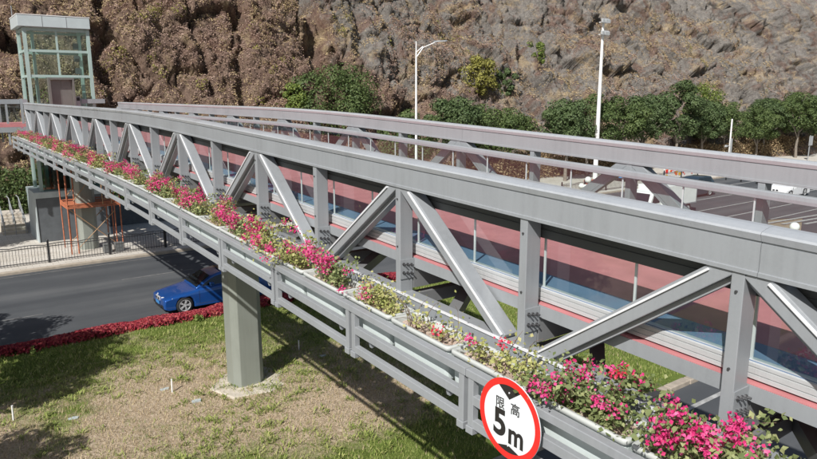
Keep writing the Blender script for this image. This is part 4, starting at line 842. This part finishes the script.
# roadside stall: printed hoarding, cartons
st_ = thing('printed_hoarding', (62.6, 38.9, 0), 'low white hoarding with splashed orange and yellow print beside the road', 'hoarding')
b = MB(); b.box(-3.0, 2.4, -.04, .04, .15, 1.5); b.build('panel', M['white'], st_, local=True)
for x in (-2.9, -.3, 2.3): b = MB(); b.box(x-.03, x+.03, .05, .12, 0, 1.6); b.build('hoarding_post', M['alu'], st_, local=True)
rr_ = random.Random(3); bs = [MB(), MB(), MB()]
for i in range(46):
    x = rr_.uniform(-2.9, 1.2) if i < 30 else rr_.uniform(-.5, 2.2); z = rr_.uniform(.3, 1.4); q = rr_.uniform(.07, .26) if i < 30 else rr_.uniform(.04, .13); n = 7
    p = [(x+q*rr_.uniform(.6, 1.3)*math.cos(2*math.pi*k/n), -.043-.0007*i, min(1.49, max(.16, z+q*rr_.uniform(.5, 1.1)*math.sin(2*math.pi*k/n)))) for k in range(n)]; bs[i % 3].add(p, [tuple(range(n))])
for b, m in zip(bs, ('yellow', 'orange_p', 'red')): b.build('print', M[m], st_, local=True)['kind'] = 'stuff'
for i, (x, y, w_, h_, lab) in enumerate(((70.2, 40.2, .9, 1.1, 'tall brown cardboard carton right of the printed hoarding'), (71.6, 40.0, 1.1, 1.3, 'largest brown cardboard carton in the roadside row'), (72.9, 40.5, .7, .8, 'small brown cardboard carton beside the parked scooter'))):
    b = MB(); b.box(x, x+w_, y, y+.8, .001, h_); o = b.build('cardboard_box', M['card'], bevel=.02); tag(o, lab, 'carton', 'cartons by the roadside')
    b = MB(); b.box(x+w_/2-.03, x+w_/2+.03, y-.004, y-.001, .02, h_-.02); b.build('tape', M['white'], o)
def scooter(x, y, rz, paint, label):
    s = thing('scooter', (x, y, 0), label, 'scooter', 'scooters parked by the roadside', rz)
    for wx in (0, 1.25):
        b = MB(); n = 18; ring = [[(wx+r_*math.cos(2*math.pi*k/n), yy, .26+r_*math.sin(2*math.pi*k/n)) for k in range(n)] for r_, yy in ((.2, -.05), (.26, -.035), (.26, .035), (.2, .05), (.12, .02), (.12, -.02))]; ring.append(ring[0]); b.loft(ring, caps=False); b.build('wheel', M['tyre'], s, local=True)
    b = MB(); b.loft([[(x_, y_*w__, z_) for x_, z_ in ((.28, .32), (.20, .9), (.30, .92), (.42, .42), (.75, .36), (.85, .68), (1.45, .74), (1.5, .5), (1.0, .28), (.4, .24))] for y_, w__ in ((-1, .14), (-1, .09), (1, .09), (1, .14))][0:4]); b.build('body', paint, s, local=True, bevel=.03)
    b = MB(); b.box(.85, 1.5, -.12, .12, .745, .83); b.build('seat', M['black'], s, local=True, bevel=.02)
    b = MB(); b.tube([(0, 0, .26), (.22, 0, .95)], .03, 6); b.tube([(.24, -.32, 1.02), (.2, 0, .98), (.24, .32, 1.02)], .02, 6); b.build('handlebar', M['black'], s, local=True)
scooter(74.2, 39.6, .2, M['white_car'], 'white scooter parked at the kerb left of its dark neighbour'); scooter(76.3, 39.5, -.15, M['dark_car'], 'dark scooter parked at the kerb, farthest right')
# bollards
for i, (x, lab) in enumerate(((65.9, 'black bollard nearest the parked scooters, leftmost of three'), (65.6, 'black bollard in the middle of the row of three'), (65.3, 'black bollard nearest the white car, rightmost of three'))):
    y = 35.9-1.72*i; b = MB(); b.tube([(x, y, -.12), (x, y, .85)], .07, 10); b.tube([(x, y, .86), (x, y, .98)], [.08, .04], 10); b.tube([(x, y, .6), (x, y, .7)], .076, 10, mi=1); tag(b.build('bollard', [M['black'], M['white']]), lab, 'bollard', 'bollards on the carriageway')
# stack of red bricks
bp = thing('brick_stack', (50.2, 40.2, 0), 'stack of red bricks on the pale pavement near the fence', 'bricks'); b0 = MB(); b0.box(0, .48, 0, .22, 0, .13); br0 = b0.build('brick', M['brick'], bp, local=True); br0.location = (-.9, -.3, .001); first = True
for l in range(5):
    for i in range(4-l//3):
        for j in range(2):
            if first: first = False; continue
            c = br0.copy(); COL.objects.link(c); c.location = (-.9+i*.5+(.2 if l % 2 else 0)+random.uniform(-.02, .02), -.3+j*.25, .001+l*.135)

# ------------------------------------------------------------------ lamps and poles
def street_lamp(x, y, h, label):
    p = thing('street_lamp', (x, y, 0), label, 'street lamp'); b = MB(); b.tube([(x, y, 0), (x, y, h*.5), (x, y, h-.9)], [.12, .09, .065], 10); b.tube([(x, y, h-.9), (x, y, h-.1)], [.05, .04], 8); b.build('pole', M['white'], p)
    b = MB(); b.tube([(x, y, h-1.3), (x+.5, y-.2, h-.55), (x+1.5, y-.6, h-.1)], .04, 6); b.tube([(x, y, h-.9), (x+.5, y-.2, h-.45)], .03, 6); b.build('arm', M['white'], p)
    b = MB(); b.loft([[(x+1.3+.95*t, y-.52-.38*t+w_*q, h-.13+.06*t+zz) for w_, zz in ((-1, 0), (-.6, .09), (.6, .09), (1, 0))] for t, q in ((0, .06), (.3, .16), (.8, .16), (1, .05))]); b.build('lamp_head', M['alu'], p)
street_lamp(31.2, 42, 12.5, 'tall white street lamp with curved arm above the bridge handrail')
fm = thing('floodlight_mast', (53.95, 42.8, 0), 'tall white floodlight mast with two tiers of lamps behind the trees', 'floodlight mast')
b = MB(); b.tube([(53.95, 42.8, 0), (53.95, 42.8, 8), (53.95, 42.8, 15.2)], [.24, .18, .11], 12); b.build('pole', M['white'], fm)
for z in (14.0, 15.1):
    b = MB(); b.box(53.45, 54.45, 42.7, 42.9, z, z+.06); cb_ = b.build('crossarm', M['white'], fm)
    for dx in (-.4, .05, .4): b = MB(); b.loft([[(53.95+dx+w_, 42.6-d_, z+.08+zz-d_*.5) for w_, zz in ((-.15, 0), (.15, 0), (.15, .3), (-.15, .3))] for d_ in (0, .22)]); b.build('floodlight', M['alu_light'], cb_, local=False)
def cctv(x, y, h, label):
    p = thing('camera_pole', (x, y, 0), label, 'camera pole'); b = MB(); b.tube([(x, y, 0), (x, y, h)], .09, 8); b.build('pole', M['white'], p)
    b = MB(); b.tube([(x-.8, y, h*.45), (x+.5, y, h*.45)], .04, 6); b.box(x-.9, x-.6, y-.1, y+.1, h*.45-.1, h*.45+.12); b.box(x-.1, x+.25, y-.15, y-.05, h*.3, h*.6); b.build('camera_arm', M['alu_light'], p)
cctv(76.5, 41.6, 5.6, 'pale camera pole with side arms in front of the roadside trees')
def globe_lamp(x, y, z, n, label):
    p = thing('globe_lamp', (x, y, 0), label, 'lamp', 'globe lamps on the median'); b = MB(); b.tube([(x, y, 0), (x, y, z-.15)], [.07, .04], 8); b.build('pole', M['black'], p)
    b = MB(); b.ball((x, y, z+.12), .19, 10); b.build('globe', M['globe'], p, smooth=True)
    for k in range(n):
        a = 2*math.pi*k/n+.3; c = (x+.38*math.cos(a), y+.38*math.sin(a), z-.28); b = MB(); b.tube([(x, y, z-.55), (c[0], c[1], z-.5)], .02, 6); b.build('arm', M['black'], p); b = MB(); b.ball(c, .17, 10); b.build('globe', M['globe'], p, smooth=True)
globe_lamp(31.4, 25.4, 3.45, 4, 'cluster of white globes on a post seen through the far glass rail'); globe_lamp(27.9, 12.2, 3.15, 3, 'white globe lamp seen through the glass at the right edge')
# road sign far right
b = MB(); b.tube([(93, 40.0, 0), (93, 40.0, 3.2)], .06, 8); b.box(92.6, 93.6, 39.9, 39.93, 1.9, 3.1, 1); tag(b.build('road_sign', [M['alu'], M['alu_light']]), 'small pale road sign at the far right edge under the trees', 'sign')

# ------------------------------------------------------------------ trees and shrubs
def crown_mesh(seed, R0, hc, hh, n_cl, per, lsz, m, parent, z0, name='crown', flat=.8, clump=.30):
    r = np.random.default_rng(seed); u = unit(r.normal(size=(n_cl, 3))); rad = r.uniform(.45, 1.0, (n_cl, 1))**.5; base = u*rad*[R0*.84, R0*.84, hh*.86]+[0, 0, hc]
    base[:, 2] += .15*hh*fbm(base[:, 0]*.7+seed, base[:, 1]*.7, 3, seed); V = []; N = []
    cs = r.uniform(.55, 1.0, n_cl)*R0*clump
    for c, s in zip(base, cs):
        k = int(per*(.6+.8*r.random())); d = unit(r.normal(size=(k, 3))+[0, 0, .35]); V.append(c+d*s*[1, 1, flat]*r.uniform(.82, 1.06, (k, 1))); N.append(unit(d+[0, 0, .3]+r.normal(0, .32, (k, 3))))
    c = np.concatenate(V); n = np.concatenate(N); v, f = leaves(c, n, r.uniform(lsz*.7, lsz*1.3, len(c)), .6, r=r); v[:, 2] += z0
    return npmesh(name, v, f, m, parent)
def make_tree(seed, H, Rr, m, hi_trunk=3.1, lsz=.23, ncl=46, per=225):
    t = thing('tree', (0, 0, 0), 'x', 'tree'); r = random.Random(seed); b = MB(); b.tube([(0, 0, -.1), (.08, .05, hi_trunk*.5), (-.05, .1, hi_trunk), (.1, 0, H*.62)], [.2, .16, .13, .06], 8)
    for k in range(7):
        a = r.uniform(0, 6.28); z = r.uniform(hi_trunk*.75, hi_trunk*1.3); l = Rr*r.uniform(.5, .85); b.tube([(0, 0.05, z), (l*.45*math.cos(a), l*.45*math.sin(a), z+l*.55), (l*math.cos(a), l*math.sin(a), z+l*.95)], [.08, .05, .02], 6)
    b.build('trunk', M['bark'], t, local=True); hh = (H-hi_trunk)/2*1.0; crown_mesh(seed, Rr, hi_trunk+hh*1.0, hh, ncl, per, lsz, m, t, 0); return t
T = [make_tree(101, 8.4, 3.15, M['tree1']), make_tree(102, 8.8, 3.3, M['tree2']), make_tree(103, 9.9, 3.2, M['tree1']), make_tree(104, 8.0, 3.7, M['tree2'], 2.6)]
tl = ['dark round crowned roadside tree', 'mid green spreading roadside tree', 'tallest narrow dark roadside tree', 'broad low roadside tree']
pos = [(34.6, 47.5, 3, .88, 'behind the white street lamp'), (40.4, 48.5, 0, 1.0, 'just right of the street lamp, in a dense clump'), (44.8, 48.8, 3, .92, 'right end of the clump near the street lamp'),
       (51.6, 44.6, 0, .97, 'left of the floodlight mast'), (56.6, 46.0, 1, .98, 'directly behind the floodlight mast'), (61.8, 45.6, 1, .95, 'right of the floodlight mast'), (66.5, 46.4, 0, 1.02, 'between the mast and the tallest tree'),
       (71.6, 45.4, 2, 1.04, 'standing above its neighbours mid row'), (77.5, 45.6, 0, .92, 'just right of the tallest tree'), (83.2, 46.0, 1, .86, 'behind the camera pole'), (89.0, 44.8, 3, .84, 'low in the gap right of the camera pole'),
       (95.4, 42.6, 1, 1.0, 'second from the right edge'), (101.5, 43.6, 2, .86, 'at the right edge of the photo'), (109, 42.5, 0, 1.0, 'beyond the right edge'), (92.3, 45.6, 0, .95, 'set back behind the low one right of the camera pole'), (99.0, 45.8, 3, 1.05, 'set back between the last two before the right edge'), (80.2, 47.2, 3, .98, 'set back between the tallest tree and the camera pole'), (48.6, 49.4, 1, .82, 'set back in the gap left of the mast')]
ut = set()
for x, y, k, sc, wh in pos:
    o = T[k] if k not in ut else copy_tree(T[k], (x, y, 0)); ut.add(k); o.location = (x, y, 0); o.scale = (sc,)*3; o.rotation_euler = (0, 0, random.uniform(0, 6.28)); tag(o, tl[k]+', '+wh, 'tree', 'roadside trees below the hill')
# trees left of the view that throw their shade on the road and grass
for x, y, k, sc, wh in ((-3.6, 20.2, 0, .95, 'on the grass median, just left of the view'), (-4.4, 14.2, 3, .75, 'on the grass median nearest the camera, left of the view'), (-3.9, 25.3, 3, .78, 'by the red hedge, just left of the view'), (-6.5, 41.5, 1, 1.0, 'on the plaza left of the lift tower'), (-1.8, 43.6, 0, .8, 'on the plaza nearest the steps')):
    o = copy_tree(T[k], (x, y, 0), random.uniform(0, 6.28), tl[k]+', '+wh, 'trees left of the bridge', sc)
def shrub(name, seed, x, y, z, Rr, hh, m, label, lsz=.3, ncl=50, per=60, cat='shrub'):
    t = thing(name, (x, y, z), label, cat); b = MB()
    for k in range(5): a = k*1.3; b.tube([(0, .3, -.6), (.3*Rr*math.cos(a), .3*Rr*math.sin(a), hh*.1), (.6*Rr*math.cos(a), .6*Rr*math.sin(a), hh*.5)], [.06, .04, .02], 5)
    b.build('stems', M['bark'], t, local=True); crown_mesh(seed, Rr, hh*.35, hh, ncl, per, lsz, m, t, 0, 'foliage', .9, .34)
def on_hill(x, v): return [float(q) for q in hill_pt(np.array([x]), np.array([v]))[0]]
shrub('shrub', 201, *on_hill(33.6, 8.8), 5.0, 3.9, M['tree2'], 'wide feathery green shrub at the cliff foot, centre of the photo', .24, 95, 150)
shrub('shrub', 202, *on_hill(29.6, 8.6), 1.5, 2.6, M['shrub'], 'narrow bright green shrub left of the wide feathery one', .28, 24, 90)
shrub('shrub', 203, *on_hill(55.0, 12.4), 2.5, 2.5, M['yvine'], 'yellow green bush spread on the slope above the tree clump', .26, 44, 90)
shrub('shrub', 204, *on_hill(58.9, 12.0), 1.4, 1.9, M['tree1'], 'small dark bush on the slope right of the yellow green one', .26, 20, 110)
shrub('shrub', 205, *on_hill(70.5, 19.0), 1.7, 1.4, M['shrub'], 'round green bush alone on the upper rock slope', .24, 22, 110)
shrub('shrub', 206, *on_hill(67.4, 16.3), 1.0, .9, M['shrub'], 'small bright green bush below the round upper one', .2, 12, 80)
shrub('shrub', 207, *on_hill(89.5, 9.6), 3.6, 1.5, M['shrub'], 'olive green thicket on the slope behind the tallest tree', .26, 44, 90)
# dry thicket under the roadside trees
n = 45000; x = rng.uniform(40, 108, n); y = 47.8-(x-40)*.055+rng.uniform(0, 2.5, n); z = rng.uniform(0, 1, n)*(2.3+1.2*fbm(x*.4, y*.4, 3, 5)); v, f = leaves(np.stack([x, y, z], 1), unit(rng.normal(size=(n, 3))+[0, -.5, .5]), rng.uniform(.12, .34, n), .5)
tag(npmesh('dry_thicket', v, f, M['dry']), kind='stuff')
n = 24000; x = rng.uniform(-6, 26, n); y = 55-(x)*.1+rng.uniform(0, 3.0, n); z = rng.uniform(0, 1, n)*(3.2+2.0*fbm(x*.3, y*.3, 3, 6)); v, f = leaves(np.stack([x, y, z], 1), unit(rng.normal(size=(n, 3))+[0, -.5, .5]), rng.uniform(.14, .36, n), .6)
tag(npmesh('green_thicket', v, f, M['tree2']), kind='stuff')
bpy.context.view_layer.update()
